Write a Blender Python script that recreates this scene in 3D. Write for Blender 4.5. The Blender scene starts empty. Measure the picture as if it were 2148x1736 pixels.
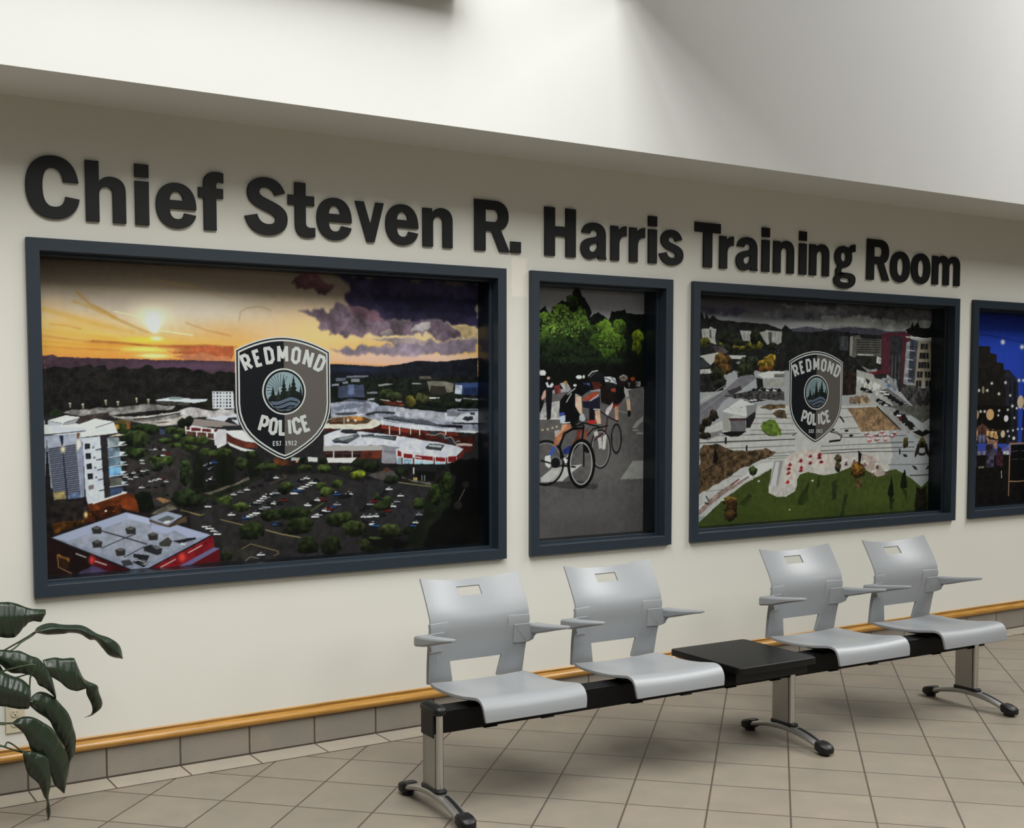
import bpy, bmesh, math, random
import numpy as np
from mathutils import Vector, Matrix
C = bpy.context.scene.collection
SC = bpy.context.scene
R = math.radians
random.seed(7)

# ---------------------------------------------------------------- camera, world, lights, exposure
def make_camera():
    cd = bpy.data.cameras.new('camera'); co = bpy.data.objects.new('camera', cd); C.objects.link(co)
    yaw, pit, rol = R(32.114), R(-3.578), R(0.070)
    hf = Vector((math.sin(yaw), math.cos(yaw), 0)); rt = Vector((math.cos(yaw), -math.sin(yaw), 0)); up = Vector((0, 0, 1))
    fw = hf * math.cos(pit) + up * math.sin(pit); u2 = up * math.cos(pit) - hf * math.sin(pit)
    r3 = rt * math.cos(rol) - u2 * math.sin(rol); u3 = rt * math.sin(rol) + u2 * math.cos(rol)
    m = Matrix((( r3.x, u3.x, -fw.x, 0.0), (r3.y, u3.y, -fw.y, -4.948), (r3.z, u3.z, -fw.z, 1.547), (0, 0, 0, 1)))
    co.matrix_world = m
    cd.sensor_fit = 'HORIZONTAL'; cd.sensor_width = 36.0; cd.lens = 2524.2 / 2148 * 36
    cd.shift_x = (1074 - 1040.6) / 2148; cd.shift_y = (992.3 - 868) / 2148
    cd.clip_start = 0.05; cd.clip_end = 100
    SC.camera = co
make_camera()
W = bpy.data.worlds.new('world'); SC.world = W; W.use_nodes = True
W.node_tree.nodes['Background'].inputs[0].default_value = (1.0, 0.93, 0.82, 1); W.node_tree.nodes['Background'].inputs[1].default_value = 0.02
SC.view_settings.view_transform = 'Standard'; SC.view_settings.look = 'None'; SC.view_settings.gamma = 1.0
SC.view_settings.use_curve_mapping = False; SC.view_settings.exposure = 0.0
SC.cycles.use_denoising = True
SC.cycles.max_bounces = 8; SC.cycles.diffuse_bounces = 4
def area(name, loc, size, power, col=(1, .97, .92), rot=(0, 0, 0), spread=180):
    l = bpy.data.lights.new(name, 'AREA'); l.shape = 'RECTANGLE'; l.size, l.size_y = size; l.energy = power; l.color = col; l.spread = R(spread)
    o = bpy.data.objects.new(name, l); C.objects.link(o); o.location = loc; o.rotation_euler = rot
    return o
for k in range(3):   # skylight strips above the bench
    area('skylight_strip', (2.72 - k * 1.45, -3.6, 6.0), (1.25, 5.0), 195, (1, 1, .99))
area('skylight_far', (9.2, -3.2, 6.0), (3.6, 4.6), 560, (1, 1, .99))
for x in (2.8, 4.8, 6.8): area('fill_panel', (x, -4.3, 2.72), (1.2, 1.2), 34, (1, .99, .96))  # added fill lamps out of view, brightening lower wall and seats

# ---------------------------------------------------------------- helpers
def tag(o, label=None, cat=None, group=None, kind=None):
    for k, v in (('label', label), ('category', cat), ('group', group), ('kind', kind)):
        if v: o[k] = v
    return o
def thing(name, label, cat, loc=(0, 0, 0), rz=0.0, group=None):
    o = bpy.data.objects.new(name, None); C.objects.link(o); o.location = loc; o.rotation_euler = (0, 0, rz); o.empty_display_size = .1
    return tag(o, label, cat, group)
def link(name, me, mats, parent=None, smooth=False, bevel=0.0, solid=None, segs=2):
    o = bpy.data.objects.new(name, me); C.objects.link(o)
    for m in (mats if isinstance(mats, (list, tuple)) else [mats]): me.materials.append(m)
    if parent is not None: o.parent = parent
    if smooth:
        for p in me.polygons: p.use_smooth = True
    if solid: 
        s = o.modifiers.new('thickness', 'SOLIDIFY'); s.thickness = solid[0]; s.offset = solid[1]
    if bevel:
        b = o.modifiers.new('edges', 'BEVEL'); b.width = bevel; b.segments = segs; b.limit_method = 'ANGLE'; b.angle_limit = R(40); b.harden_normals = True
        for p in me.polygons: p.use_smooth = True
    return o
class MB:
    def __init__(s): s.v = []; s.f = []; s.m = []
    def add(s, verts, faces, mat=0):
        n = len(s.v); s.v += [tuple(v) for v in verts]; s.f += [tuple(i + n for i in f) for f in faces]; s.m += [mat] * len(faces); return s
    def box(s, x0, x1, y0, y1, z0, z1, mat=0):
        return s.add([(x0, y0, z0), (x1, y0, z0), (x1, y1, z0), (x0, y1, z0), (x0, y0, z1), (x1, y0, z1), (x1, y1, z1), (x0, y1, z1)],
                     [(0, 3, 2, 1), (4, 5, 6, 7), (0, 1, 5, 4), (1, 2, 6, 5), (2, 3, 7, 6), (3, 0, 4, 7)], mat)
    def prism(s, pts, axis, a, b, mat=0):
        """closed outline pts extruded from a to b along axis ('x','y','z')."""
        def mk(p, t): return {'x': (t, p[0], p[1]), 'y': (p[0], t, p[1]), 'z': (p[0], p[1], t)}[axis]
        n = len(pts)
        s.add([mk(p, a) for p in pts] + [mk(p, b) for p in pts], [tuple(range(n))[::-1], tuple(range(n, 2 * n))] + [(i, (i + 1) % n, n + (i + 1) % n, n + i) for i in range(n)], mat)
        return s
    def loft(s, rings, mat=0, caps=True, closed=True):
        n = len(rings[0]); vs = [p for r in rings for p in r]; fs = []
        for k in range(len(rings) - 1):
            for i in range(n if closed else n - 1): fs.append((k * n + i, k * n + (i + 1) % n, (k + 1) * n + (i + 1) % n, (k + 1) * n + i))
        if caps and closed: fs += [tuple(range(n))[::-1], tuple((len(rings) - 1) * n + i for i in range(n))]
        return s.add(vs, fs, mat)
    def ringframe(s, x0, x1, z0, z1, ins, y0, y1, mat=0):
        """rectangular picture-frame ring: outer rect, inset ins, from y0 (front) to y1."""
        o = [(x0, z0), (x1, z0), (x1, z1), (x0, z1)]; i = [(x0 + ins, z0 + ins), (x1 - ins, z0 + ins), (x1 - ins, z1 - ins), (x0 + ins, z1 - ins)]
        vs = [(p[0], y, p[1]) for y in (y0, y1) for q in (o, i) for p in q]; fs = []
        for k in range(4):
            j = (k + 1) % 4
            fs += [(k, j, 4 + j, 4 + k), (8 + k, 12 + k, 12 + j, 8 + j), (k, 8 + k, 8 + j, j), (4 + k, 4 + j, 12 + j, 12 + k)]
        return s.add(vs, fs, mat)
    def mesh(s, name, fix=True):
        me = bpy.data.meshes.new(name); me.from_pydata(s.v, [], s.f); me.polygons.foreach_set('material_index', s.m)
        if fix:
            bm = bmesh.new(); bm.from_mesh(me); bmesh.ops.recalc_face_normals(bm, faces=bm.faces); bm.to_mesh(me); bm.free()
        me.update(); return me
    def build(s, name, mats, parent=None, **kw):
        return link(name, s.mesh(name), mats, parent, **kw)
def catmull(pts, n):
    P = [Vector(p) for p in pts]; P = [P[0] * 2 - P[1]] + P + [P[-1] * 2 - P[-2]]; out = []
    N = len(P) - 3
    for k in range(n):
        t = k / (n - 1) * N; i = min(int(t), N - 1); u = t - i
        a, b, c, d = P[i:i + 4]
        out.append(.5 * ((2 * b) + (c - a) * u + (2 * a - 5 * b + 4 * c - d) * u * u + (3 * b - a - 3 * c + d) * u ** 3))
    return out
def tube(mb, pts, rad, n=10, mat=0):
    P = [Vector(p) for p in pts]; rings = []
    for i, p in enumerate(P):
        t = (P[min(i + 1, len(P) - 1)] - P[max(i - 1, 0)]).normalized(); a = t.cross(Vector((0, 0, 1)))
        if a.length < 1e-3: a = t.cross(Vector((0, 1, 0)))
        a.normalize(); b = t.cross(a); r = rad[i] if isinstance(rad, (list, tuple)) else rad
        rings.append([p + r * (math.cos(2 * math.pi * k / n) * a + math.sin(2 * math.pi * k / n) * b) for k in range(n)])
    mb.loft(rings, mat); return mb

# ---------------------------------------------------------------- materials
def lin(h, k=1.0):
    v = [int(h[i:i + 2], 16) / 255 for i in (0, 2, 4)]
    return tuple(k * (c / 12.92 if c <= .04045 else ((c + .055) / 1.055) ** 2.4) for c in v) + (1.0,)
def mat(name, col, rough=.5, metal=0.0, spec=.5, noise=0.0, nscale=40.0, bump=0.0, bscale=200.0):
    m = bpy.data.materials.new(name); m.use_nodes = True; nt = m.node_tree; b = nt.nodes['Principled BSDF']
    b.inputs['Base Color'].default_value = col; b.inputs['Roughness'].default_value = rough; b.inputs['Metallic'].default_value = metal; b.inputs['Specular IOR Level'].default_value = spec
    tc = nt.nodes.new('ShaderNodeTexCoord')
    if noise:
        n = nt.nodes.new('ShaderNodeTexNoise'); n.inputs['Scale'].default_value = nscale; n.inputs['Detail'].default_value = 4; nt.links.new(tc.outputs['Object'], n.inputs['Vector'])
        mr = nt.nodes.new('ShaderNodeMapRange'); mr.inputs[3].default_value = 1 - noise; mr.inputs[4].default_value = 1 + noise; nt.links.new(n.outputs[0], mr.inputs[0])
        mx = nt.nodes.new('ShaderNodeVectorMath'); mx.operation = 'SCALE'; mx.inputs[0].default_value = col[:3]; nt.links.new(mr.outputs[0], mx.inputs[3]); nt.links.new(mx.outputs[0], b.inputs['Base Color'])
    if bump:
        n = nt.nodes.new('ShaderNodeTexNoise'); n.inputs['Scale'].default_value = bscale; n.inputs['Detail'].default_value = 3; nt.links.new(tc.outputs['Object'], n.inputs['Vector'])
        bp = nt.nodes.new('ShaderNodeBump'); bp.inputs['Strength'].default_value = bump; bp.inputs['Distance'].default_value = .002; nt.links.new(n.outputs[0], bp.inputs['Height']); nt.links.new(bp.outputs[0], b.inputs['Normal'])
    return m
class NT:
    """tiny node-graph helper: math on sockets."""
    def __init__(s, m): s.nt = m.node_tree
    def node(s, t, **kw):
        n = s.nt.nodes.new(t)
        for k, v in kw.items(): setattr(n, k, v)
        return n
    def set(s, inp, v):
        if isinstance(v, (int, float, tuple, list, Vector)): inp.default_value = v
        else: s.nt.links.new(v, inp)
    def m(s, op, a, b=0.0, c=None):
        n = s.node('ShaderNodeMath', operation=op); s.set(n.inputs[0], a); s.set(n.inputs[1], b)
        if c is not None: s.set(n.inputs[2], c)
        return n.outputs[0]
    def dot(s, a, b):
        n = s.node('ShaderNodeVectorMath', operation='DOT_PRODUCT'); s.set(n.inputs[0], a); s.set(n.inputs[1], b); return n.outputs['Value']
    def noise(s, vec, scale, detail=4, rough=.55):
        n = s.node('ShaderNodeTexNoise'); n.inputs['Scale'].default_value = scale; n.inputs['Detail'].default_value = detail; n.inputs['Roughness'].default_value = rough; s.set(n.inputs['Vector'], vec); return n.outputs[0]
    def rng(s, v, a, b, c, d):
        n = s.node('ShaderNodeMapRange'); s.set(n.inputs[0], v); n.inputs[1].default_value = a; n.inputs[2].default_value = b; n.inputs[3].default_value = c; n.inputs[4].default_value = d; return n.outputs[0]
    def mix(s, f, a, b):
        n = s.node('ShaderNodeMix', data_type='RGBA'); s.set(n.inputs[0], f); s.set(n.inputs[6], a); s.set(n.inputs[7], b); return n.outputs[2]
    def scale(s, col, k):
        n = s.node('ShaderNodeVectorMath', operation='SCALE'); s.set(n.inputs[0], tuple(col[:3]) if isinstance(col, tuple) else col); s.set(n.inputs[3], k); return n.outputs[0]
    def near(s, v):  # distance to the nearest whole number
        return s.m('ABSOLUTE', s.m('SUBTRACT', v, s.m('ROUND', v)))
TILE = 0.3048
def tile_mat(name, tone, axes, grout, wid=.0075, rough=.5, streak=None, gcol=lin('4a4038'), var=.05):
    """tiles cut by lines where (p . axis - offset)/TILE is whole (or where p . axis = offset when single)."""
    m = bpy.data.materials.new(name); m.use_nodes = True; g = NT(m); b = m.node_tree.nodes['Principled BSDF']
    pos = g.node('ShaderNodeTexCoord').outputs['Object']
    mask = None; cells = []
    for ax, off, single in axes:
        d = g.m('SUBTRACT', g.dot(pos, ax), off)
        if single: dist = g.m('ABSOLUTE', d)
        else:
            v = g.m('DIVIDE', d, TILE); cells.append(g.m('FLOOR', v)); dist = g.m('MULTIPLY', g.near(v), TILE)
        k = g.rng(dist, wid * .36, wid * .62, 1.0, 0.0); mask = k if mask is None else g.m('MAXIMUM', mask, k)
    cv = g.node('ShaderNodeCombineXYZ')
    for i, c in enumerate(cells[:2]): g.set(cv.inputs[i], c)
    wn = g.node('ShaderNodeTexWhiteNoise', noise_dimensions='3D'); g.set(wn.inputs['Vector'], cv.outputs[0])
    k = g.rng(wn.outputs['Value'], 0, 1, 1 - var, 1 + var)
    n1 = g.noise(pos, 7.0, 5); n2 = g.noise(pos, 160.0, 3, .7)
    k = g.m('MULTIPLY', k, g.rng(n1, .3, .7, .93, 1.07)); k = g.m('MULTIPLY', k, g.rng(n2, .25, .75, .95, 1.05))
    if streak:
        mp = g.node('ShaderNodeMapping'); mp.inputs['Rotation'].default_value = (0, 0, streak); mp.inputs['Scale'].default_value = (6, 60, 6); g.set(mp.inputs[0], pos)
        n3 = g.noise(mp.outputs[0], 3.0, 5, .65); k = g.m('MULTIPLY', k, g.rng(n3, .3, .7, .945, 1.055))
    warm = g.mix(g.rng(n1, .35, .65, 0, 1), tone, tuple(c * f for c, f in zip(tone[:3], (1.03, .99, .95))) + (1,))
    col = g.mix(mask, g.scale(warm, k), gcol)
    g.set(b.inputs['Base Color'], col); b.inputs['Roughness'].default_value = rough; b.inputs['Specular IOR Level'].default_value = .35
    bp = g.node('ShaderNodeBump'); bp.inputs['Strength'].default_value = .35; bp.inputs['Distance'].default_value = .003
    g.set(bp.inputs['Height'], g.m('SUBTRACT', g.m('MULTIPLY', n2, .12), mask)); g.set(b.inputs['Normal'], bp.outputs[0])
    return m
G0 = R(-45.14); GA = (math.cos(G0), math.sin(G0), 0); GB = (math.sin(G0), -math.cos(G0), 0); U0, V0 = 1.9562, -.0997
M = {}
M['floor'] = tile_mat('stoneware floor tile', lin('7d766a'), [(GA, GA[0] * U0 + GA[1] * V0, False), (GB, GB[0] * U0 + GB[1] * V0, False)], .006, wid=.0072, streak=R(20))
M['border'] = tile_mat('pale border tile', lin('989184'), [((1, 0, 0), 1.2188, False), ((0, 1, 0), -.1685, True), ((0, 1, 0), -.0165, True)], .006, wid=.007, rough=.45)
M['skirt'] = tile_mat('skirting tile', lin('868076'), [((1, 0, 0), 1.2188, False), ((0, 0, 1), .0035, True)], .006, wid=.0075, rough=.5)
def wall_paint(name, col, patch=False):
    m = bpy.data.materials.new(name); m.use_nodes = True; g = NT(m); b = m.node_tree.nodes['Principled BSDF']
    pos = g.node('ShaderNodeTexCoord').outputs['Object']
    c = g.scale(col, g.rng(g.noise(pos, 1.3, 3), .3, .7, .985, 1.015))
    if patch:   # a dab of lighter touch-up paint between the first two frames
        sx = g.node('ShaderNodeSeparateXYZ'); g.set(sx.inputs[0], pos); nz = g.m('MULTIPLY', g.m('SUBTRACT', g.noise(pos, 26, 3), .5), .03)
        dx = g.m('SUBTRACT', .0455, g.m('ABSOLUTE', g.m('SUBTRACT', sx.outputs[0], 3.2405))); dz = g.m('SUBTRACT', .094, g.m('ABSOLUTE', g.m('SUBTRACT', sx.outputs[2], 2.134)))
        k = g.rng(g.m('ADD', g.m('MINIMUM', dx, dz), nz), -.004, .006, 0, 1)
        c = g.mix(k, c, lin('f4efe2', .86))
    g.set(b.inputs['Base Color'], c); b.inputs['Roughness'].default_value = .6; b.inputs['Specular IOR Level'].default_value = .25
    bp = g.node('ShaderNodeBump'); bp.inputs['Strength'].default_value = .12; bp.inputs['Distance'].default_value = .001; g.set(bp.inputs['Height'], g.noise(pos, 350, 2)); g.set(b.inputs['Normal'], bp.outputs[0])
    return m
M['wall'] = wall_paint('cream wall paint', lin('d6d5cb'), True)
M['upper'] = wall_paint('white upper wall paint', lin('d6d6d2'))
def oak():
    m = bpy.data.materials.new('golden oak'); m.use_nodes = True; g = NT(m); b = m.node_tree.nodes['Principled BSDF']
    pos = g.node('ShaderNodeTexCoord').outputs['Object']; mp = g.node('ShaderNodeMapping'); mp.inputs['Scale'].default_value = (2.2, 40, 40); g.set(mp.inputs[0], pos)
    n = g.noise(mp.outputs[0], 3.0, 6, .6); g.set(b.inputs['Base Color'], g.mix(g.rng(n, .3, .7, 0, 1), lin('8a5f22'), lin('b98a40')))
    b.inputs['Roughness'].default_value = .28; b.inputs['Specular IOR Level'].default_value = .6; return m
M['oak'] = oak()
M['frame'] = mat('slate blue frame paint', lin('212c36'), .42, spec=.5, noise=.06, nscale=30)
M['lining'] = mat('dark blue lining paint', lin('141c24'), .32, spec=.5)
M['letter'] = mat('black sign letter', lin('0d0e0f'), .42, spec=.4)
M['grey'] = mat('pale grey plastic', lin('8d9092'), .36, spec=.5, noise=.015, nscale=60, bump=.05, bscale=600)
M['black'] = mat('black plastic', lin('0c0c0d'), .45, spec=.4)
M['beam'] = mat('black beam paint', lin('050506'), .5, spec=.2)
M['table'] = mat('black laminate', lin('0d0d0d'), .38, spec=.3, noise=.1, nscale=300)
M['alu'] = mat('brushed aluminium', lin('a8a6a2'), .34, metal=.85, bump=.05, bscale=300)
M['chrome'] = mat('polished aluminium', lin('c4c4c2'), .16, metal=1.0)
M['leaf'] = mat('dark glossy leaf', lin('1d2b1a'), .32, spec=.55, noise=.35, nscale=9)
M['stem'] = mat('leaf stalk', lin('2f3d20'), .45)
M['pot'] = mat('brown planter', lin('4a3a30'), .5)
M['soil'] = mat('potting soil', lin('2a211a'), .95, noise=.5, nscale=60)
M['plate'] = mat('ivory outlet plastic', lin('c9c0a6'), .4)
M['dark'] = mat('dark socket slot', lin('1a1612'), .6)
for n, h in (('e_white', 'e6e6e6'), ('e_black', '0a0a0e'), ('e_navy', '0b0d16'), ('e_taupe', '6c6460'), ('e_sky', '9fb4bc'), ('e_pine', '141d18'), ('e_pine2', '27332c'), ('e_wave', '66748a')):
    M[n] = mat('badge ' + n[2:], lin(h), .5, spec=.3)
def glass():
    m = bpy.data.materials.new('pane glass'); m.use_nodes = True; nt = m.node_tree; nt.nodes.clear()
    o = nt.nodes.new('ShaderNodeOutputMaterial'); t = nt.nodes.new('ShaderNodeBsdfTransparent'); s = nt.nodes.new('ShaderNodeBsdfGlossy'); f = nt.nodes.new('ShaderNodeFresnel'); x = nt.nodes.new('ShaderNodeMixShader')
    t.inputs[0].default_value = (.97, .985, .98, 1); s.inputs['Roughness'].default_value = .02; f.inputs['IOR'].default_value = 1.15
    nt.links.new(f.outputs[0], x.inputs[0]); nt.links.new(t.outputs[0], x.inputs[1]); nt.links.new(s.outputs[0], x.inputs[2]); nt.links.new(x.outputs[0], o.inputs[0]); return m
M['glass'] = glass()
def print_mat():
    m = bpy.data.materials.new('printed photograph'); m.use_nodes = True; nt = m.node_tree; b = nt.nodes['Principled BSDF']
    a = nt.nodes.new('ShaderNodeVertexColor'); a.layer_name = 'ink'; nt.links.new(a.outputs[0], b.inputs['Base Color']); b.inputs['Roughness'].default_value = .55; b.inputs['Specular IOR Level'].default_value = .12; return m
M['print'] = print_mat()

# ---------------------------------------------------------------- room shell
XL, XR = -3.6, 11.0
tag(MB().box(XL, XR, -8.5, .25, -.1, 0.0).build('floor', M['floor']), kind='structure')
FRAMES = [(.956, 3.152), (3.296, 4.198), (4.340, 6.556), (6.700, 7.602)]; FZ0, FZ1 = .764, 2.169
def wall_back():
    xs = [XL] + [v for a, b in FRAMES for v in (a + .02, b - .02)] + [XR]; zs = [0, FZ0 + .02, FZ1 - .02, 2.705]
    mb = MB(); idx = {}
    for i, x in enumerate(xs):
        for k, z in enumerate(zs): idx[i, k] = len(mb.v); mb.v.append((x, 0, z))
    for i in range(len(xs) - 1):
        for k in range(3):
            if k == 1 and i % 2 == 1: continue
            mb.f.append((idx[i, k], idx[i + 1, k], idx[i + 1, k + 1], idx[i, k + 1])); mb.m.append(0)
    return link('wall_back', mb.mesh('wall_back', False), M['wall'], solid=(.22, -1))
tag(wall_back(), kind='structure')
tag(MB().box(XL, XR, -.429, 0.22, 2.705, 6.2).build('wall_upper', M['upper']), kind='structure')
tag(MB().box(XL, 2.63, -.56, -.429, 3.245, 3.55).build('trim_3', M['upper']), kind='structure')
tag(MB().box(3.47, 3.75, -8.5, -.429, 3.50, 6.0).build('shade_beam', M['upper']), kind='structure')  # unseen cross beam, added to block light and shade the upper wall
tag(MB().box(XL, XR, -.015, 0, 0, .124).build('baseboard_back', M['skirt'], bevel=.002), kind='structure')
tag(MB().box(XL, XR, -.1703, -.015, 0, .0016).build('trim_1', M['border']), kind='structure')
prof = [(0, .1795), (-.009, .1795), (-.0115, .177), (-.0115, .1725), (-.009, .168), (-.0095, .164), (-.0135, .162), (-.0205, .160), (-.027, .1555), (-.031, .149), (-.032, .142), (-.030, .135), (-.025, .129), (-.018, .1255), (-.010, .124), (0, .124)]
tag(MB().prism(prof, 'x', XL, XR).build('trim_2', M['oak'], smooth=False, bevel=.0006), kind='structure')

# ---------------------------------------------------------------- wall outlet
t = thing('wall_outlet', 'ivory electrical outlet low on wall, half hidden behind plant leaves', 'outlet', (.875, 0, .296))
MB().box(-.037, .037, -.006, 0, -.0585, .0585).build('cover_plate', M['plate'], t, bevel=.003)
for dz in (.0195, -.0195):
    s = MB().prism([(.0165 * math.cos(a) * 1.0, dz + max(-.0135, min(.0135, .0165 * math.sin(a)))) for a in [k * math.pi / 12 for k in range(24)]], 'y', -.0085, -.005).build('socket', M['plate'], t)
    q = MB(); q.box(-.0085, -.0065, -.0088, -.008, dz + .001, dz + .009); q.box(.0055, .0075, -.0088, -.008, dz + .002, dz + .008); q.prism([(.0028 * math.cos(a), dz - .006 + .0028 * math.sin(a)) for a in [k * math.pi / 6 for k in range(12)]], 'y', -.0088, -.008)
    q.build('slot', M['dark'], s)

# ---------------------------------------------------------------- raised sign letters
GLYPH = {
'C': 'M 199 143 C 192 205 160 242 103 242 C 38 242 0 195 0 120 C 0 46 38 -2 105 -2 C 165 -2 196 33 202 80 L 148 87 C 145 60 131 45 105 45 C 77 45 63 68 63 120 C 63 172 77 194 101 194 C 127 194 139 175 141 143 Z',
'h': 'M 0 0 L 0 238 L 52 238 L 52 160 C 64 174 80 181 98 181 C 135 181 157 160 157 122 L 157 0 L 105 0 L 105 112 C 105 130 98 140 82 140 C 62 140 52 126 52 106 L 52 0 Z',
'i': 'M 0 0 L 0 175 L 56 175 L 56 0 Z M 0 191 L 0 243 L 56 243 L 56 191 Z',
'e': 'M 168 76 C 170 142 138 182 85 182 C 32 182 0 145 0 90 C 0 35 32 -3 86 -3 C 130 -3 158 18 167 54 L 117 61 C 113 42 103 35 87 35 C 68 35 57 48 57 76 Z M 57 111 L 113 111 C 113 132 103 147 86 147 C 69 147 58 132 57 111 Z',
'f': 'M 22 0 L 22 133 L 0 133 L 0 174 L 22 174 L 22 190 C 22 224 42 242 78 242 C 92 242 102 240 108 238 L 108 198 C 102 199 97 200 92 200 C 80 200 76 194 76 182 L 76 174 L 106 174 L 106 133 L 76 133 L 76 0 Z',
'S': 'M 183 180 L 137 166 C 130 186 116 198 95 198 C 76 198 66 190 66 178 C 66 164 80 159 110 147 C 160 128 193 112 193 70 C 193 25 160 -3 103 -3 C 50 -3 12 22 0 72 L 55 84 C 62 58 78 44 104 44 C 126 44 138 53 138 67 C 138 82 122 88 92 99 C 44 117 12 134 12 174 C 12 215 46 241 94 241 C 138 241 168 220 183 180 Z',
't': 'M 32 233 L 82 233 L 82 178 L 122 178 L 122 136 L 82 136 L 82 62 C 82 48 90 42 104 42 C 112 42 120 43 126 44 L 126 4 C 114 0 100 -2 88 -2 C 50 -2 32 18 32 56 L 32 136 L 0 136 L 0 178 L 32 178 Z',
'v': 'M 0 178 L 42 178 L 75 76 L 102 178 L 142 178 L 94 0 L 57 0 Z',
'n': 'M 0 0 L 0 176 L 48 176 L 50 156 C 62 173 79 181 98 181 C 136 181 158 160 158 122 L 158 0 L 106 0 L 106 112 C 106 130 99 140 83 140 C 64 140 53 127 53 106 L 53 0 Z',
'R': 'M 0 0 L 0 240 L 112 240 C 162 240 190 212 190 168 C 190 136 174 112 146 102 L 197 0 L 140 0 L 95 95 L 60 95 L 60 0 Z M 60 139 L 104 139 C 124 139 133 151 133 168 C 133 186 124 196 104 196 L 60 196 Z',
'.': 'M 0 0 L 0 54 L 58 54 L 58 0 Z',
'H': 'M 0 0 L 0 237 L 60 237 L 60 146 L 127 146 L 127 237 L 187 237 L 187 0 L 127 0 L 127 98 L 60 98 L 60 0 Z',
'a': 'M 6 128 C 12 164 40 181 82 181 C 130 181 156 160 156 116 L 156 22 C 156 14 158 6 162 0 L 110 0 C 108 6 107 12 107 18 C 94 4 76 -3 54 -3 C 22 -3 0 18 0 50 C 0 88 30 100 72 107 C 96 111 105 114 105 126 C 105 137 97 143 82 143 C 68 143 60 137 57 125 Z M 105 84 C 98 79 88 76 78 74 C 60 70 52 64 52 52 C 52 41 60 35 71 35 C 91 35 105 50 105 76 Z',
'r': 'M 0 0 L 0 175 L 47 175 L 49 148 C 60 168 76 177 98 178 L 101 178 L 101 126 C 68 127 53 113 53 78 L 53 0 Z',
's': 'M 155 132 L 110 122 C 105 136 97 143 83 143 C 70 143 62 138 62 129 C 62 119 72 116 95 109 C 138 97 164 86 164 52 C 164 18 134 -4 85 -4 C 40 -4 10 16 0 54 L 48 64 C 54 46 66 36 86 36 C 103 36 112 42 112 51 C 112 61 100 65 78 71 C 36 82 12 96 12 128 C 12 160 40 182 82 182 C 120 182 146 165 155 132 Z',
'T': 'M 0 237 L 181 237 L 181 186 L 121 186 L 121 0 L 60 0 L 60 186 L 0 186 Z',
'g': ['M 76 183 C 33 183 6 157 6 120 C 6 83 33 57 76 57 C 119 57 148 83 148 120 C 148 157 119 183 76 183 Z M 76 146 C 92 146 101 136 101 120 C 101 104 92 94 76 94 C 61 94 53 104 53 120 C 53 136 61 146 76 146 Z',
      'M 118 160 C 128 186 146 198 176 197 L 176 154 C 160 155 148 152 140 140 Z', 'M 42 68 C 20 58 12 44 16 28 C 20 12 34 4 52 2 L 96 24 C 70 26 56 30 58 40 C 60 48 66 54 74 60 Z',
      'M 92 30 C 30 30 0 14 0 -16 C 0 -46 32 -62 88 -62 C 146 -62 180 -42 180 -8 C 180 20 152 30 92 30 Z M 92 -2 C 122 -2 134 -6 134 -14 C 134 -24 116 -28 90 -28 C 62 -28 48 -24 48 -15 C 48 -6 62 -2 92 -2 Z'],
'o': 'M 87 182 C 32 182 0 146 0 89 C 0 32 32 -4 87 -4 C 142 -4 174 32 174 89 C 174 146 142 182 87 182 Z M 87 141 C 108 141 118 124 118 89 C 118 54 108 37 87 37 C 66 37 56 54 56 89 C 56 124 66 141 87 141 Z',
'm': 'M 0 0 L 0 176 L 48 176 L 50 156 C 61 173 77 181 96 181 C 122 181 142 172 150 152 C 162 172 180 181 202 181 C 240 181 262 160 262 122 L 262 0 L 209 0 L 209 112 C 209 130 203 140 188 140 C 168 140 157 127 157 106 L 157 0 L 104 0 L 104 112 C 104 130 98 140 84 140 C 64 140 53 127 53 106 L 53 0 Z'}
def flatten(path):
    tk = path.split(); i = 0; out = []; cur = None
    while i < len(tk):
        c = tk[i]
        if c == 'M': cur = [(float(tk[i + 1]), float(tk[i + 2]))]; i += 3
        elif c == 'L': cur.append((float(tk[i + 1]), float(tk[i + 2]))); i += 3
        elif c == 'C':
            a = cur[-1]; b, d, e = [(float(tk[i + k]), float(tk[i + k + 1])) for k in (1, 3, 5)]
            for k in range(1, 11):
                u = k / 10; v = 1 - u
                cur.append(tuple(v ** 3 * a[j] + 3 * v * v * u * b[j] + 3 * v * u * u * d[j] + u ** 3 * e[j] for j in (0, 1)))
            i += 7
        else:
            if abs(cur[0][0] - cur[-1][0]) + abs(cur[0][1] - cur[-1][1]) < 1e-6: cur.pop()
            out.append(cur); i += 1
    return out
def solid_outline(polys, half, bevel):
    """filled outline with holes -> mesh standing in the x-z plane, front towards -y; units already metres."""
    cu = bpy.data.curves.new('outline', 'CURVE'); cu.dimensions = '2D'; cu.fill_mode = 'BOTH'; cu.extrude = half - bevel; cu.bevel_depth = bevel; cu.bevel_resolution = 1; cu.offset = -bevel
    for P in polys:
        sp = cu.splines.new('POLY'); sp.points.add(len(P) - 1); sp.use_cyclic_u = True
        for k, (x, z) in enumerate(P): sp.points[k].co = (x, z, 0, 1)
    o = bpy.data.objects.new('outline', cu); C.objects.link(o); dg = bpy.context.evaluated_depsgraph_get()
    me = bpy.data.meshes.new_from_object(o.evaluated_get(dg)); bpy.data.objects.remove(o); bpy.data.curves.remove(cu)
    me.transform(Matrix.Rotation(R(90), 4, 'X')); me.materials.clear(); return me
def join_meshes(ms):
    bm = bmesh.new()
    for m in ms: bm.from_mesh(m); bpy.data.meshes.remove(m)
    me = bpy.data.meshes.new('letter'); bm.to_mesh(me); bm.free(); return me
LT = .013
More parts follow.
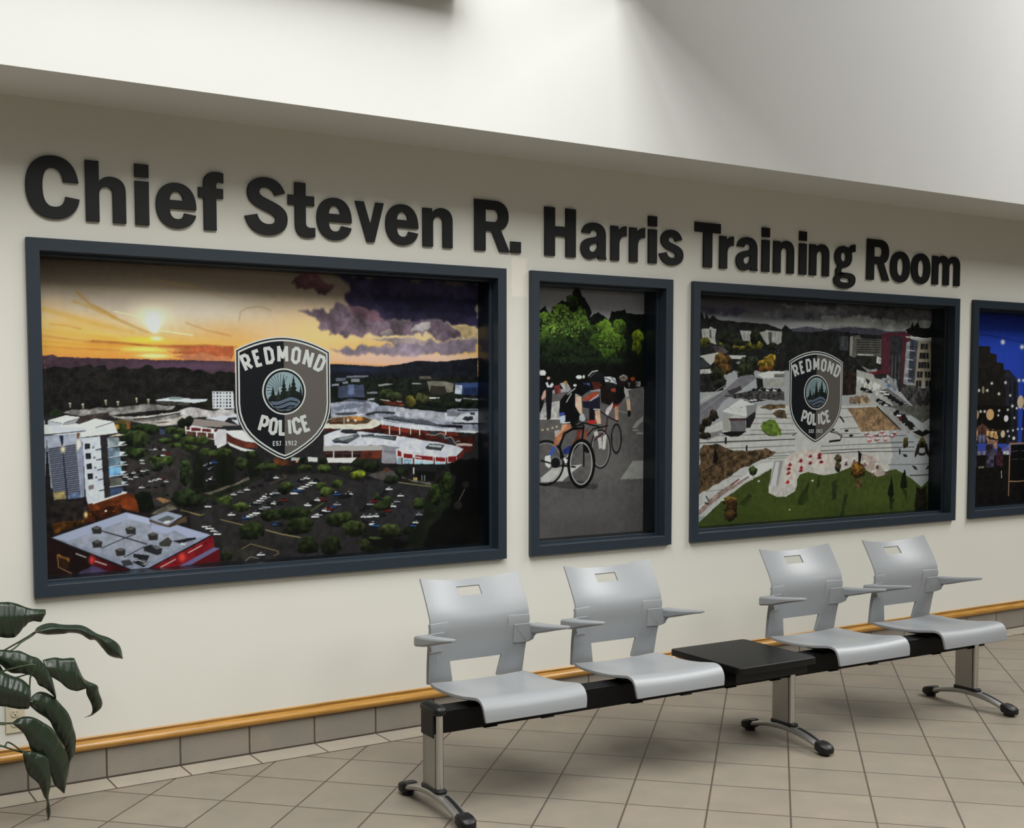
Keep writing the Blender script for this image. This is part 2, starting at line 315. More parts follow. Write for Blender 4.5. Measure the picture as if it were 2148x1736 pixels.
def glyph_mesh(ch):
    g = GLYPH[ch]; parts = g if isinstance(g, list) else [g]; ms = []
    for p in parts: ms.append(solid_outline([[(x * .001, z * .001) for x, z in q] for q in flatten(p)], LT / 2, .0012))
    me = join_meshes(ms) if len(ms) > 1 else ms[0]; me.name = 'letter'; return me
SIGN = [('C', 1.163, 0, 0), ('h', 1.344, 0, 1), ('i', 1.437, 0, 2), ('e', 1.633, 0, 3), ('f', 1.751, 0, 4), ('S', 2.036, 1, 0), ('t', 2.165, 1, 1), ('e', 2.341, 1, 2), ('v', 2.501, 1, 3), ('e', 2.678, 1, 4), ('n', 2.860, 1, 5), ('R', 3.179, 2, 0), ('.', 3.243, 2, 1),
        ('H', 3.572, 3, 0), ('a', 3.766, 3, 1), ('r', 3.894, 3, 2), ('r', 4.015, 3, 3), ('i', 4.095, 3, 4), ('s', 4.276, 3, 5), ('T', 4.540, 4, 0), ('r', 4.637, 4, 1), ('a', 4.819, 4, 2), ('i', 4.907, 4, 3), ('n', 5.098, 4, 4), ('i', 5.198, 4, 5), ('n', 5.383, 4, 6), ('g', 5.606, 4, 7),
        ('R', 5.903, 5, 0), ('o', 6.088, 5, 1), ('o', 6.278, 5, 2), ('m', 6.563, 5, 3)]
ORD = ['first', 'second', 'third', 'fourth', 'fifth', 'sixth', 'seventh', 'eighth']
cache = {}
for ch, xr, w, k in SIGN:
    if ch not in cache:
        cache[ch] = glyph_mesh(ch); cache[ch].materials.append(M['letter'])
    me = cache[ch]; wd = max(v.co.x for v in me.vertices)
    o = bpy.data.objects.new('sign_letter', me); C.objects.link(o); o.location = (xr - wd, -LT / 2, 2.2485)
    what = 'full stop' if ch == '.' else ('capital letter ' + ch if ch.isupper() else 'small letter ' + ch)
    tag(o, 'black raised %s, %s character in the %s word of the wall sign' % (what, ORD[k], ORD[w]), 'letter', 'raised letters of the sign above the framed pictures')

# ---------------------------------------------------------------- printed photographs
def vnoise(h, w, cell, rng, octaves=4):
    out = np.zeros((h, w)); amp = 1.0; tot = 0
    for o in range(octaves):
        c = max(1.0, cell / 2 ** o)
        gh, gw = int(h / c) + 3, int(w / c) + 3
        g = rng.random((gh, gw))
        y = np.arange(h) / c; x = np.arange(w) / c
        y0 = y.astype(int); x0 = x.astype(int)
        fy = (y - y0)[:, None]; fx = (x - x0)[None, :]
        fy = fy * fy * (3 - 2 * fy); fx = fx * fx * (3 - 2 * fx)
        a = g[y0][:, x0]; b = g[y0][:, x0 + 1]; c2 = g[y0 + 1][:, x0]; d = g[y0 + 1][:, x0 + 1]
        out += amp * ((a * (1 - fx) + b * fx) * (1 - fy) + (c2 * (1 - fx) + d * fx) * fy)
        tot += amp; amp *= 0.55
    return out / tot

def hexrgb(h):
    v = np.array([int(h[i:i + 2], 16) for i in (0, 2, 4)]) / 255.0
    return v

def blur(a, r):
    for ax in (0, 1):
        n = a.shape[ax]; k = min(r, n - 1)
        if k < 1: continue
        pad = [(0, 0), (0, 0)]; pad[ax] = (k + 1, k)
        c = np.cumsum(np.pad(a, pad, mode='edge'), axis=ax)
        hi = np.take(c, range(2 * k + 1, 2 * k + 1 + n), axis=ax); lo = np.take(c, range(0, n), axis=ax)
        a = (hi - lo) / (2 * k + 1)
    return a

def paint_print(ops, W, H, s, seed, edge):
    """Paints one printed photograph; W, H in mm, s = mm per sample. Returns (h, w, 3) display colours, row 0 = top."""
    rng = np.random.default_rng(seed)
    w, h = int(round(W / s)) + 1, int(round(H / s)) + 1
    img = np.zeros((h, w, 3))
    GX = (np.arange(w) * s)[None, :] + np.zeros((h, 1)); GY = (np.arange(h) * s)[:, None] + np.zeros((1, w))
    nf = vnoise(h, w, 22 / s, rng, 4) - 0.5
    nt = vnoise(h, w, 16 / s, rng, 3) - 0.5
    nc = vnoise(h, w, 90 / s, rng, 5) - 0.5
    wx = (vnoise(h, w, 40 / s, rng, 5) - 0.5) * 4; wy = (vnoise(h, w, 40 / s, rng, 5) - 0.5) * 4

    def region(x0, x1, y0, y1):
        i0, i1 = max(0, int(x0 / s) - 1), min(w, int(x1 / s) + 2)
        j0, j1 = max(0, int(y0 / s) - 1), min(h, int(y1 / s) + 2)
        return (slice(j0, j1), slice(i0, i1)) if i1 > i0 and j1 > j0 else None

    def polymask(P, warp=0.0):
        P = np.asarray(P, float); m = abs(warp) * 2
        R = region(P[:, 0].min() - m, P[:, 0].max() + m, P[:, 1].min() - m, P[:, 1].max() + m)
        if R is None: return None, None
        X, Y = GX[R], GY[R]
        if warp: X = X + warp * wx[R]; Y = Y + warp * wy[R]
        c = np.zeros(X.shape, bool)
        Q = np.roll(P, -1, 0)
        for (xa, ya), (xb, yb) in zip(P, Q):
            if ya == yb: continue
            t = ((ya > Y) != (yb > Y))
            if t.any(): c ^= t & (X < (xb - xa) * (Y - ya) / (yb - ya) + xa)
        return R, c

    def put(R, m, col, amt=0.0):
        base = img[R]
        k = (1 + amt * 3.2 * nf[R])[..., None] if amt else 1.0
        img[R] = np.where(m[..., None], np.clip(col * k, 0, 1.2), base)

    def segmask(P, wd):
        P = np.asarray(P, float); m = wd
        R = region(P[:, 0].min() - m, P[:, 0].max() + m, P[:, 1].min() - m, P[:, 1].max() + m)
        if R is None: return None, None
        X, Y = GX[R], GY[R]; d = np.full(X.shape, 1e9)
        for (xa, ya), (xb, yb) in zip(P[:-1], P[1:]):
            L = max(1e-6, (xb - xa) ** 2 + (yb - ya) ** 2)
            t = np.clip(((X - xa) * (xb - xa) + (Y - ya) * (yb - ya)) / L, 0, 1)
            d = np.minimum(d, np.hypot(X - xa - t * (xb - xa), Y - ya - t * (yb - ya)))
        return R, d

    def blend(R, a, col):
        a = np.clip(a, 0, 1)[..., None]; img[R] = img[R] * (1 - a) + col * a

    def pl(t): return [tuple(float(v) for v in q.split(',')) for q in t.split()]

    for line in ops.strip().splitlines():
        f = line.split('|'); k = f[0]
        if k == 'v':
            st = [q.split(',') for q in f[1].split()]
            ys = [float(q[1]) for q in st]; cs = np.array([hexrgb(q[0]) for q in st])
            for ch in range(3): img[..., ch] = np.interp(GY[:, 0], ys, cs[:, ch])[:, None]
            img *= (1 + 0.10 * nf)[..., None]
        elif k == 'p':
            R, m = polymask(pl(f[4]), float(f[2]))
            if R is None: continue
            wp, na = float(f[2]), float(f[3])
            if wp >= 7 and na > 0:
                a = blur(blur(m.astype(float), int(wp * .35 / s)), int(wp * .25 / s))
                a = np.clip(a + (a * (1 - a)) * 4 * nc[R], 0, 1)[..., None]
                img[R] = img[R] * (1 - a) + np.clip(hexrgb(f[1]) * (1 + na * (2.2 * nc[R] + .8 * nf[R]))[..., None], 0, 1.2) * a
            else: put(R, m, hexrgb(f[1]), na)
        elif k == 's':
            wd = float(f[2]); R, d = segmask(pl(f[3]), wd * 2)
            if R is not None: blend(R, .55 * np.exp(-(d / wd * 1.5) ** 2) * np.clip(.8 + 1.5 * nc[R], 0, 1.2), hexrgb(f[1]))
        elif k == 'l':
            wd = max(float(f[2]), s * 0.7); R, d = segmask(pl(f[3]), wd)
            if R is not None: blend(R, (wd / 2 - d) / s + 0.5, hexrgb(f[1]))
        elif k in 'ergt':
            cx, cy, rx, ry = (float(v) for v in f[2].split(','))
            mg = 3.2 if k == 'g' else 1.5
            R = region(cx - rx * mg - 8, cx + rx * mg + 8, cy - ry * mg - 8, cy + ry * mg + 8)
            if R is None: continue
            X, Y = (GX[R] - cx) / rx, (GY[R] - cy) / ry; q = np.hypot(X, Y); rm = min(rx, ry); col = hexrgb(f[1])
            if k == 'e': blend(R, (1 - q) * rm / s + 0.5, col)
            elif k == 'r':
                wd = float(f[3]); blend(R, (wd / 2 - abs(q - 1) * (rx * abs(X) + ry * abs(Y)) / (abs(X) + abs(Y) + 1e-6)) / s + 0.5, col)
            elif k == 'g': blend(R, float(f[3]) * np.exp(-1.6 * q ** 2.4) * 1.05, col)
            else:
                q2 = q + 0.55 * wx[R] * 0.35 + 0.5 * nt[R]
                sh = np.clip(0.60 - 0.42 * Y + 1.25 * nt[R], 0.2, 1.3)
                a = (1 - q2) * rm / s * 0.6 + 0.5
                cc = col[None, None] * sh[..., None]
                a = np.clip(a, 0, 1)[..., None]; img[R] = img[R] * (1 - a) + cc * a
        elif k == 'c':
            n, ln, P = int(f[1]), float(f[2]), np.array(pl(f[3]))
            seg = np.hypot(*np.diff(P, axis=0).T); cum = np.r_[0, np.cumsum(seg)]
            for i in range(n):
                t = (i + 0.5) / n * cum[-1]; x = np.interp(t, cum, P[:, 0]); y = np.interp(t, cum, P[:, 1])
                L = ln * rng.uniform(.85, 1.1); Hh = L * .36
                kind = rng.random()
                body = hexrgb('dcdcde' if kind < .42 else '1a1a1e' if kind < .72 else '8a8c92' if kind < .88 else '6a1c1c' if kind < .94 else '2a4a80')
                dark = hexrgb('0c0c0e')
                def q(pts, col):
                    R, m = polymask([(x + a * L, y + b * Hh) for a, b in pts])
                    if R is not None: put(R, m, col)
                q([(-.5, .1), (.5, .25), (.48, .75), (-.35, .7)], dark)
                q([(-.5, 0), (-.3, -.25), (.2, -.15), (.5, .15), (.48, .45), (-.4, .35)], body)
                q([(-.28, -.2), (-.12, -.6), (.16, -.55), (.32, -.05)], dark)
                q([(-.16, -.5), (-.1, -.68), (.14, -.62), (.18, -.48)], body * .9 + .1)
        elif k == 'x':
            sp, wd = float(f[2]), float(f[3]); R, m = polymask(pl(f[4]), 4)
            if R is None: continue
            hh, ww = m.shape
            k2 = vnoise(hh, ww, max(2.0, wd * .5 / s), rng, 2)
            th = np.quantile(k2, 1 - min(.45, wd / sp * .35)) if k2.size > 4 else 1
            blend(R, np.clip((k2 - th) * 9, 0, .85) * m, hexrgb(f[1]))
    l, r, t, b = (int(v / s) for v in edge)   # the print runs on under its frame
    if l: img[:, :l] = img[:, 2 * l:l:-1]
    if r: img[:, w - r:] = img[:, w - r - 1:w - 2 * r - 1:-1]
    if t: img[:t] = img[2 * t:t:-1]
    if b: img[h - b:] = img[h - b - 1:h - 2 * b - 1:-1]
    return np.clip(img, 0, 1)
PRINT_SUNSET = """v|544a43,-6 6e6258,53 9a8b7c,122 c2b3a2,192 d3b98c,272 dba548,335 d98f45,391 d98f45,692
p|242223|0|0.2|-143,438 2343,455 2343,1696 -169,1445
g|8a7a6c|977,-17,671.5,125.5|0.5
g|b0a294|427,132,319.5,79.5|0.6
g|dcd0c0|672,162,315.0,81.5|0.55
g|e2b060|134,280,206.5,77.0|0.75
g|c9a67a|62,187,92.5,47.5|0.5
g|d8b48a|1155,250,347.5,128.5|0.75
g|e3c07c|1248,269,212.0,97.5|0.6
g|d8b8a4|1690,370,669.5,50.0|0.95
g|cf9a5c|798,281,194.5,62.5|0.5
s|a8752a|9.5|160,127 212,174 276,204 329,235 428,276 467,286
s|c99a3a|17.6|34,202 126,226 253,259 383,283
s|8a5a2a|6.8|53,260 125,266 172,277
s|b98a3a|12.2|149,165 222,190 308,225
s|e6c25a|9.5|33,250 167,284 328,301
s|dfa030|13.5|32,287 188,305 327,317
s|a35c28|8.1|31,309 145,322 219,326
s|c9802c|8.1|31,330 219,342 382,349
s|b4622e|9.5|187,329 327,334 460,339
s|6e2f1e|6.1|219,324 327,328 460,340 574,336 702,332 834,336
s|b5672f|8.1|30,351 165,357 327,359
s|a9602c|6.1|610,237 703,268 811,288
s|b08a5e|6.8|471,63 642,83 813,132
s|9a7a52|6.1|848,223 855,183 885,164 947,156 997,171
p|ad5a38|6|0.15|449,345 494,339 609,334 726,336 822,337 821,389 725,382 608,373 522,360 471,353
p|b87350|6|0.1|550,380 666,369 815,381 815,395 608,396
g|f0dc70|449,354,146.0,14.5|0.9
g|fff0a0|471,381,84.5,12.0|0.9
g|f4d040|438,315,112.0,16.5|0.7
g|f5e6c8|468,208,107.0,61.0|0.75
g|ffffff|470,236,35.0,39.0|1
g|ffffff|473,264,21.5,25.5|1
g|fff6d8|483,308,28.5,11.0|0.8
l|f0dcae|4.7|501,274 563,281 638,290
l|e8d6b0|4.2|308,200 374,211 434,220
p|6b5a66|16|0.55|1123,158 1169,159 1194,182 1234,157 1286,161 1297,130 1347,125 1393,150 1475,160 1530,201 1699,195 1844,191 1993,205 1986,273 1888,282 1771,260 1557,272 1460,271 1285,267 1246,234 1227,211 1194,200
p|4a3236|14|0.5|1093,43 1112,10 1170,1 1235,3 1248,36 1294,58 1294,88 1248,87 1196,68 1169,81 1131,80
p|29243a|18|0.5|1314,11 1402,1 1490,5 2066,8 2070,219 1918,195 1699,195 1530,204 1475,154 1394,132 1353,109 1387,71 1374,29
p|6a4f5a|14|0.4|1373,127 1489,147 1558,200 1488,209 1407,174
p|1c1a2e|18|0.4|1490,67 2062,73 2066,151 1628,167 1524,121
p|a29a9c|8|0.4|1713,211 1800,199 1808,233 1756,247 1706,243
p|b59c74|8|0.35|1911,205 1993,199 2070,219 2069,275 2008,276 1963,232
p|8f8084|8|0.4|1530,257 1586,237 1613,267 1564,275
p|857684|14|0.35|1284,336 1419,321 1627,304 1844,283 2069,275 2069,340 1770,352 1487,360 1324,351
p|9b8a8c|10|0.3|1488,289 1699,274 1844,293 1627,311
g|cfa898|1662,382,428.5,25.0|0.8
p|3f2e38|3|0.2|29,389 60,382 86,391 175,392 207,394 261,397 326,397 381,393 437,397 550,399 666,396 827,399 823,637 24,630
g|5a4258|636,424,292.0,25.5|0.7
p|1a1817|6|0.5|28,437 70,431 122,439 164,430 212,418 228,435 271,419 287,437 342,422 380,438 447,421 481,434 543,431 607,433 665,435 724,451 748,440 784,445 826,447 823,637 24,630
x|2c2b28|10|7|28,448 784,451 782,567 25,592
x|100f0f|12|9|28,448 784,451 782,567 25,592
p|15171e|3|0.3|1277,405 1384,405 1542,415 1591,406 1720,384 1880,382 2016,368 2069,363 2076,727 1274,714
g|262c48|1418,426,177.0,18.5|0.7
p|141713|4|0.6|1283,469 2077,456 2077,622 1281,617
x|2a3022|16|10|1431,461 1943,464 2068,484 2068,607 1528,601 1468,543
p|6c6f7c|2|0.15|1360,458 1476,454 1472,462 1364,467
p|565a68|2|0.15|1305,467 1360,465 1356,479 1308,481
p|7a7c84|2|0.15|1382,472 1427,470 1427,485 1386,487
p|8f93a4|2|0.15|1286,494 1323,492 1323,501 1286,502
p|3c4358|2|0.15|1317,506 1367,499 1448,497 1453,553 1318,558
p|5b6484|2|0.15|1365,499 1399,497 1398,543 1367,543
p|767b8c|2|0.15|1341,485 1367,483 1367,492 1343,494
p|55504c|2|0.15|1744,455 1800,453 1812,468 1744,469
p|6f6a60|2|0.15|1784,479 1881,477 1931,489 1930,532 1893,535 1845,503 1808,500 1800,535 1792,500
p|2c2a24|2|0.15|1808,504 1885,503 1893,542 1804,542
p|32446e|2|0.15|1939,485 2073,483 2072,546 1984,542 1939,507
p|b4bacb|2|0.15|1941,494 1982,496 1976,542 1939,539
p|1f2b4c|2|0.15|1989,510 2073,506 2072,546 1984,546
p|8b8b8a|2|0.15|1522,498 1583,491 1606,496 1529,505
p|8a8c8e|2|0.15|1704,488 1756,490 1756,495 1704,495
p|77777c|2|0.15|1464,532 1514,529 1521,539 1468,539
p|9a9aa0|2|0.15|1468,563 1506,558 1502,568 1468,570
p|cfd2d8|2|0.15|1796,556 1853,558 1852,564 1796,563
p|b8bcc4|2|0.15|1796,567 1836,569 1832,578 1796,576
p|a4a8b0|2|0.15|1939,565 1976,564 1980,580 1943,576
p|8f9298|2|0.15|1984,560 2075,564 2075,569 1984,569
p|c4beb4|2|0.15|1533,565 1594,570 1649,575 1649,579 1590,575 1533,569
p|4a1f18|2|0.15|1540,572 1653,577 1645,598 1563,591
p|7a3a24|2|0.15|1637,588 1664,591 1656,598 1633,596
t|3a4426|1567,539,34.5,21.0
t|3a4426|1614,553,43.0,21.0
t|6a642a|1696,574,30.0,28.0
t|474a2a|1748,560,32.0,24.5
t|474a2a|1776,574,24.0,25.0
t|22281c|1844,585,56.5,21.0
t|22281c|1910,596,45.0,17.5
t|22281c|2005,585,37.5,21.5
p|8e90a0|3|0.25|1281,583 1355,573 1468,570 1521,584 1528,594 1641,605 1779,620 1897,631 1897,617 1959,610 2074,616 2074,727 1963,725 1739,707 1539,684 1467,652 1281,647
p|a9a9b4|4|0.2|1617,601 1901,635 1976,635 1926,678 1621,643 1582,632
p|4c5262|2|0.1|1344,573 1370,563 1460,568 1453,577
p|6b7284|2|0.1|1285,603 1340,593 1392,583 1445,590 1430,604 1318,617
p|35383f|2|0.1|1296,630 1355,627 1414,626 1407,636 1318,639
p|2a2c31|2|0.1|1452,635 1501,621 1613,626 1609,636 1513,632 1463,642
p|d8d8e0|2|0.1|1403,638 1452,631 1422,645
p|50525a|2|0.1|1543,653 1613,643 1672,657 1759,662 1836,684 1980,693 1980,707 1926,701 1763,686 1621,664
p|16171b|2|0.1|1551,652 1621,662 1759,683 1811,689 1980,695 1977,709 1901,702 1755,685 1613,667 1549,657
p|6f7078|2|0.1|1893,622 1976,635 1963,650 1897,649
p|c6c7d2|2|0.1|1976,635 2074,631 2074,683 1922,678
p|2c2e35|2|0.1|1976,664 1996,650 2038,650 2043,665 2009,673
p|1b1c20|2|0.1|1951,615 2072,620 2072,625 1955,623
p|3a3c42|2|0.1|2024,630 2051,632 2051,645 2026,643
p|14151a|2|0.1|1922,678 2074,683 2074,691 1926,685
x|30323a|55|7|1281,603 1582,601 1901,635 1860,681 1543,646 1288,640
x|dcdce4|60|7|1281,586 1582,601 1901,635 1860,681 1543,646 1288,640
p|cfc9bc|2|0.08|1244,683 1266,674 1354,678 1437,676 1505,659 1536,673 1532,690 1482,704 1373,704 1244,698
p|5c4430|2|0.3|1266,663 1288,650 1373,644 1452,648 1482,662 1467,676 1410,680 1336,681 1273,677
p|a06a34|3|0.4|1358,647 1422,646 1456,659 1437,665 1362,658
p|3a1c14|1|0|1266,670 1343,671 1343,678 1273,677
l|b8b2a6|3.0|1262,662 1292,648 1373,643 1452,645 1490,661 1474,676
l|c8c0b2|3.3|1347,651 1347,683
e|ffffe8|1367,662,6.0,5.0
e|ffffe8|1405,663,6.0,5.0
p|c9cbd8|2|0.12|1536,663 1601,677 1779,690 1844,705 1942,707 1942,717 2072,723 2051,733 1963,728 1715,710 1539,685
p|3a1712|2|0.4|1535,685 1699,708 1963,732 1963,750 2047,751 2051,795 1779,764 1581,733 1520,714 1244,710 1244,700 1391,706 1505,700
p|7e2e22|0|0|1539,685 1578,693 1578,708 1539,703
p|7e2e22|0|0|1586,695 1632,700 1632,718 1585,710
p|7e2e22|0|0|1640,702 1687,708 1687,726 1640,720
p|642418|0|0|1703,710 1735,714 1735,728 1703,724
p|642418|0|0|1751,718 1959,732 1959,746 1779,732
l|ddd6d0|5.3|1581,693 1581,729
l|ddd6d0|5.3|1635,694 1635,730
l|ddd6d0|5.3|1694,694 1694,731
l|ddd6d0|5.3|1743,714 1743,735
l|ddd6d0|5.3|1887,716 1886,738
x|ff9a50|60|6|1543,715 1819,754 1811,765 1543,729
p|2a2d36|1|0|1779,718 1831,721 1864,736 1815,740
p|2a2d36|1|0|1835,737 1888,740 1921,755 1872,759
p|2a2d36|1|0|1880,757 1934,760 1967,775 1917,779
l|b9aca0|3.0|1779,734 1827,740 1856,730 1876,736 1884,756 1913,749 1925,756 1938,782 1954,769 1967,773
p|c9c9d6|2|0.08|1243,730 1298,711 1343,701 1417,713 1620,737 1779,764 1876,780 1942,793 1990,808 1950,843 1896,845 1835,844 1714,823 1643,814 1620,799 1542,782 1390,780 1243,779
p|24282c|1|0|1328,710 1343,703 1412,709 1412,723 1354,724 1332,718
p|50565c|1|0|1283,755 1309,742 1361,736 1417,723 1428,737 1391,757 1364,770 1298,765
p|2a2c30|1|0|1285,756 1368,761 1364,770 1298,766
p|8b9298|1|0|1313,745 1391,733 1398,740 1335,756
p|2e3438|1|0|1429,730 1497,728 1504,735 1620,739 1612,761 1504,745 1436,740
p|6a7478|1|0|1436,732 1605,747 1605,752 1444,739
p|36383c|1|0|1774,796 1799,779 1880,786 1859,816 1778,805
p|a8acb0|1|0|1795,784 1868,791 1860,801 1791,793
p|aaa6a4|0|0|1243,779 1390,780 1542,782 1542,805 1435,805 1243,802
p|3a2320|0|0.2|1243,802 1435,805 1536,804 1536,846 1242,838
p|58281c|0|0.3|1432,807 1536,805 1536,842 1431,843
p|241614|0|0|1254,806 1288,807 1288,832 1253,831
l|80605a|1.7|1253,813 1288,814
p|241614|0|0|1297,807 1336,808 1336,834 1297,833
l|80605a|1.7|1297,814 1336,815
p|241614|0|0|1347,808 1383,809 1382,835 1347,834
l|80605a|1.7|1347,815 1383,816
p|241614|0|0|1392,809 1430,810 1429,836 1392,835
l|80605a|1.7|1392,816 1430,817
l|d8d4d0|4.6|1293,805 1293,834
l|d8d4d0|4.6|1387,808 1387,837
p|d2d0cf|0|0|1257,833 1409,837 1382,860 1264,855
p|8c8a92|0|0.1|1542,784 1639,793 1620,803 1613,869 1580,878 1538,863
p|72707a|0|0|1550,805 1614,813 1614,824 1550,815
p|cfcbd0|0|0|1614,799 1714,823 1835,844 1950,847 1950,875 1884,877 1879,913 1714,900 1619,883
p|7a1c1a|0|0|1624,806 1643,816 1643,838 1623,834
p|761a1c|0|0.1|1655,823 1704,829 1704,849 1655,844
p|761a1c|0|0.1|1718,832 1815,843 1814,862 1718,851
p|761a1c|0|0.1|1831,845 1884,850 1884,870 1831,865
p|761a1c|0|0.1|1900,845 1946,843 1948,870 1900,872
p|6b1f1b|0|0|1954,847 1992,812 1992,830 1958,868
l|e8d8d8|4.6|1722,842 1750,847
p|9cbdd4|1|0.25|1623,840 1643,844 1641,885 1621,880
p|9cbdd4|1|0.25|1655,847 1700,854 1702,896 1655,888
p|9cbdd4|1|0.25|1718,858 1762,863 1760,905 1716,898
p|9cbdd4|1|0.25|1770,865 1814,870 1812,910 1768,905
p|9cbdd4|1|0.25|1831,870 1884,875 1882,913 1830,911
l|4a2420|7.3|1647,845 1647,905
l|4a2420|7.3|1709,847 1709,907
l|4a2420|7.3|1822,850 1822,911
l|4a2420|7.3|1891,852 1891,913
p|1a1c20|0|0|1659,874 1686,871 1686,883 1660,881
p|b9a8a4|0|0|1942,784 1983,780 2038,787 2038,795 1996,797 1946,793
p|4a1c18|0|0|1946,793 2038,796 2029,827 1996,826 1992,812
p|1c1a1b|2|0.3|832,839 1991,886 2076,862 2074,1427 825,1329
p|1d1b1b|0|0.3|27,724 840,739 831,1335 14,1271
p|c9cbd8|0|0|1243,779 1243,779 1243,779
p|7c7876|4|0.4|92,616 155,602 260,598 449,586 549,589 622,607 621,673 517,677 459,671 358,655 288,634 155,630
p|9c9894|3|0.3|160,629 282,617 402,609 288,627 204,629
p|c2beba|3|0.25|316,637 518,619 620,605 622,619 430,647 338,645
p|1c1a1a|4|0.5|282,630 431,615 548,604 563,592 623,594 622,605 489,627 344,637
p|b4aca8|3|0.2|367,655 430,659 533,648 622,628 622,637 562,669 505,680 447,670
l|2a2626|3.9|476,663 529,660
l|2a2626|5.0|381,646 430,644 533,630 608,619
l|5a5552|5.6|384,651 459,646 518,636
p|3a3230|3|0.4|138,644 193,626 279,618 282,631 259,645 165,661 143,658
p|26311c|6|0.4|39,618 68,606 92,616 84,627 44,626
p|8a8472|0|0|119,578 129,578 127,598 123,598
e|e8dcb8|124,579,4.5,2.0
p|8a8472|0|0|170,583 180,582 178,602 173,602
e|e8dcb8|175,583,4.5,2.5
p|8a8472|0|0|262,568 272,567 270,587 266,587
e|e8dcb8|267,568,4.5,2.0
p|8a8472|0|0|311,572 322,571 320,591 315,591
e|e8dcb8|316,573,4.5,2.5
p|8a8472|0|0|389,559 399,559 397,579 393,579
e|e8dcb8|394,560,4.5,2.5
p|8a8472|0|0|438,564 449,563 446,583 442,583
e|e8dcb8|443,564,4.5,2.0
p|c9d0de|0|0|475,566 534,556 623,560 623,576 478,570
p|7d8a8c|0|0|530,556 549,552 594,556 591,565 534,565
p|3a3632|2|0.4|475,570 623,576 623,594 563,588 478,580
x|b8b0a0|25|9|478,575 620,581 620,587 478,580
p|302c2c|3|0.25|423,740 487,732 546,754 619,797 615,1024 365,1012 333,905 351,877 352,819 428,769
t|2a3a1c|287,686,22.5,25.5
t|2a3a1c|337,692,25.5,26.0
t|2a3a1c|380,693,34.5,17.5
t|2a3a1c|415,684,38.0,17.5
t|2a3a1c|447,682,32.0,12.0
t|2a3a1c|458,694,32.5,17.5
p|5a4a2a|3|0.3|296,654 330,647 367,655 366,666 304,666
p|8a6a2a|2|0.4|304,669 319,669 318,689 303,689
p|7a4a2a|2|0.4|351,661 366,661 363,687 347,685
t|41502c|388,730,57.5,34.5
t|2c3a20|351,727,31.0,23.0
t|2c3a20|370,785,37.0,20.0
t|45582a|401,789,31.5,20.5
t|45582a|535,695,27.0,15.0
t|45582a|579,699,23.5,11.5
t|45582a|564,725,27.0,12.0
t|45582a|510,739,32.5,11.5
t|45582a|563,760,32.5,12.0
t|45582a|608,773,21.0,15.0
t|45582a|609,732,18.0,11.5
p|20242c|0|0.3|486,685 511,686 514,718 487,721
p|3c4258|0|0.5|489,691 510,692 511,712 490,712
p|cfc6c2|0|0|598,675 621,670 621,696 599,693
p|4a1c18|0|0|602,696 621,698 620,720 603,714
t|4a5a2c|473,823,44.0,26.5
t|4a5a2c|520,827,32.5,23.5
t|33422a|470,849,29.0,20.5
c|5|19.6|422,780 486,773 515,780
c|3|28.0|474,804 503,801 530,792
c|4|22.4|366,808 418,821 409,841
c|6|25.2|333,891 377,872 443,860
c|4|25.2|350,900 402,885 443,874
c|5|25.2|437,912 501,897 519,921
c|4|25.2|393,934 465,937 513,924
c|2|22.4|482,983 527,969
p|dfe1ea|0|0|30,665 86,666 91,658 165,664 220,643 298,657 314,703 163,723 29,704
p|f2f3f8|0|0|34,649 106,628 165,637 91,660
p|b9bdc8|0|0|35,651 90,662 88,671 38,671
p|9a98a0|0|0|91,662 160,640 140,664 94,669
p|f4f5fa|0|0|165,663 223,643 298,656 225,680
l|3a3a42|2.8|224,680 296,658
p|cfd3de|0|0|225,683 270,674 271,697 222,699
p|c8ccd8|0|0|54,672 181,681 183,693 53,696
p|e9ebf2|0|0|164,701 314,702 258,709 163,723
l|28262a|3.4|31,706 183,693
l|30302e|2.8|163,721 312,705
p|d8c8b0|0|0|275,718 317,707 343,712 317,716
p|a3a7b8|0|0.1|29,710 164,701 174,999 114,999 42,922
p|74788c|0|0|34,760 144,745 158,972 52,973
l|23262e|3.6|37,765 144,751
l|23262e|3.6|37,773 144,760
l|23262e|3.6|38,781 145,768
l|23262e|3.6|38,790 145,777
l|23262e|3.6|39,798 146,785
l|23262e|3.6|40,807 146,794
l|23262e|3.6|40,815 147,802
l|23262e|3.6|41,823 147,810
l|23262e|3.6|41,832 148,819
l|23262e|3.6|42,840 148,827
l|23262e|3.6|43,849 149,836
l|23262e|3.6|43,857 149,844
l|23262e|3.6|44,865 150,853
l|23262e|3.6|45,874 150,862
l|23262e|3.6|45,882 151,870
l|23262e|3.6|46,891 152,879
l|23262e|3.6|46,899 152,887
l|23262e|3.6|47,908 153,896
l|23262e|3.6|48,916 153,904
l|23262e|3.6|48,924 154,913
l|23262e|3.6|49,933 154,921
l|23262e|3.6|49,941 154,930
l|23262e|3.6|50,950 155,938
l|23262e|3.6|51,958 155,947
p|1c2436|0|0|79,711 96,711 92,756 109,979 102,978 88,756
p|6c4a38|0|0|148,700 160,699 158,723 148,726
g|fff0c0|92,767,10.5,17.0|0.9
g|fff0d0|155,754,11.0,31.0|0.95
p|8a8ea4|0|0.1|149,774 171,746 174,996 163,995
p|6a7aa0|0|0.3|115,953 156,941 158,972 114,982
p|80704c|0|0.4|50,942 99,936 98,970 55,973
p|c8ccdc|0|0.06|163,723 241,716 255,977 179,996 171,746
p|1a1a20|0|0|179,745 200,744 200,766 179,769
e|3a3a44|189,756,4.0,4.0
p|6a6e7c|0|0|210,757 217,756 217,765 210,766
p|1a1a20|0|0|181,786 202,785 203,808 182,810
e|3a3a44|192,798,3.5,4.0
p|6a6e7c|0|0|212,799 219,798 220,807 212,808
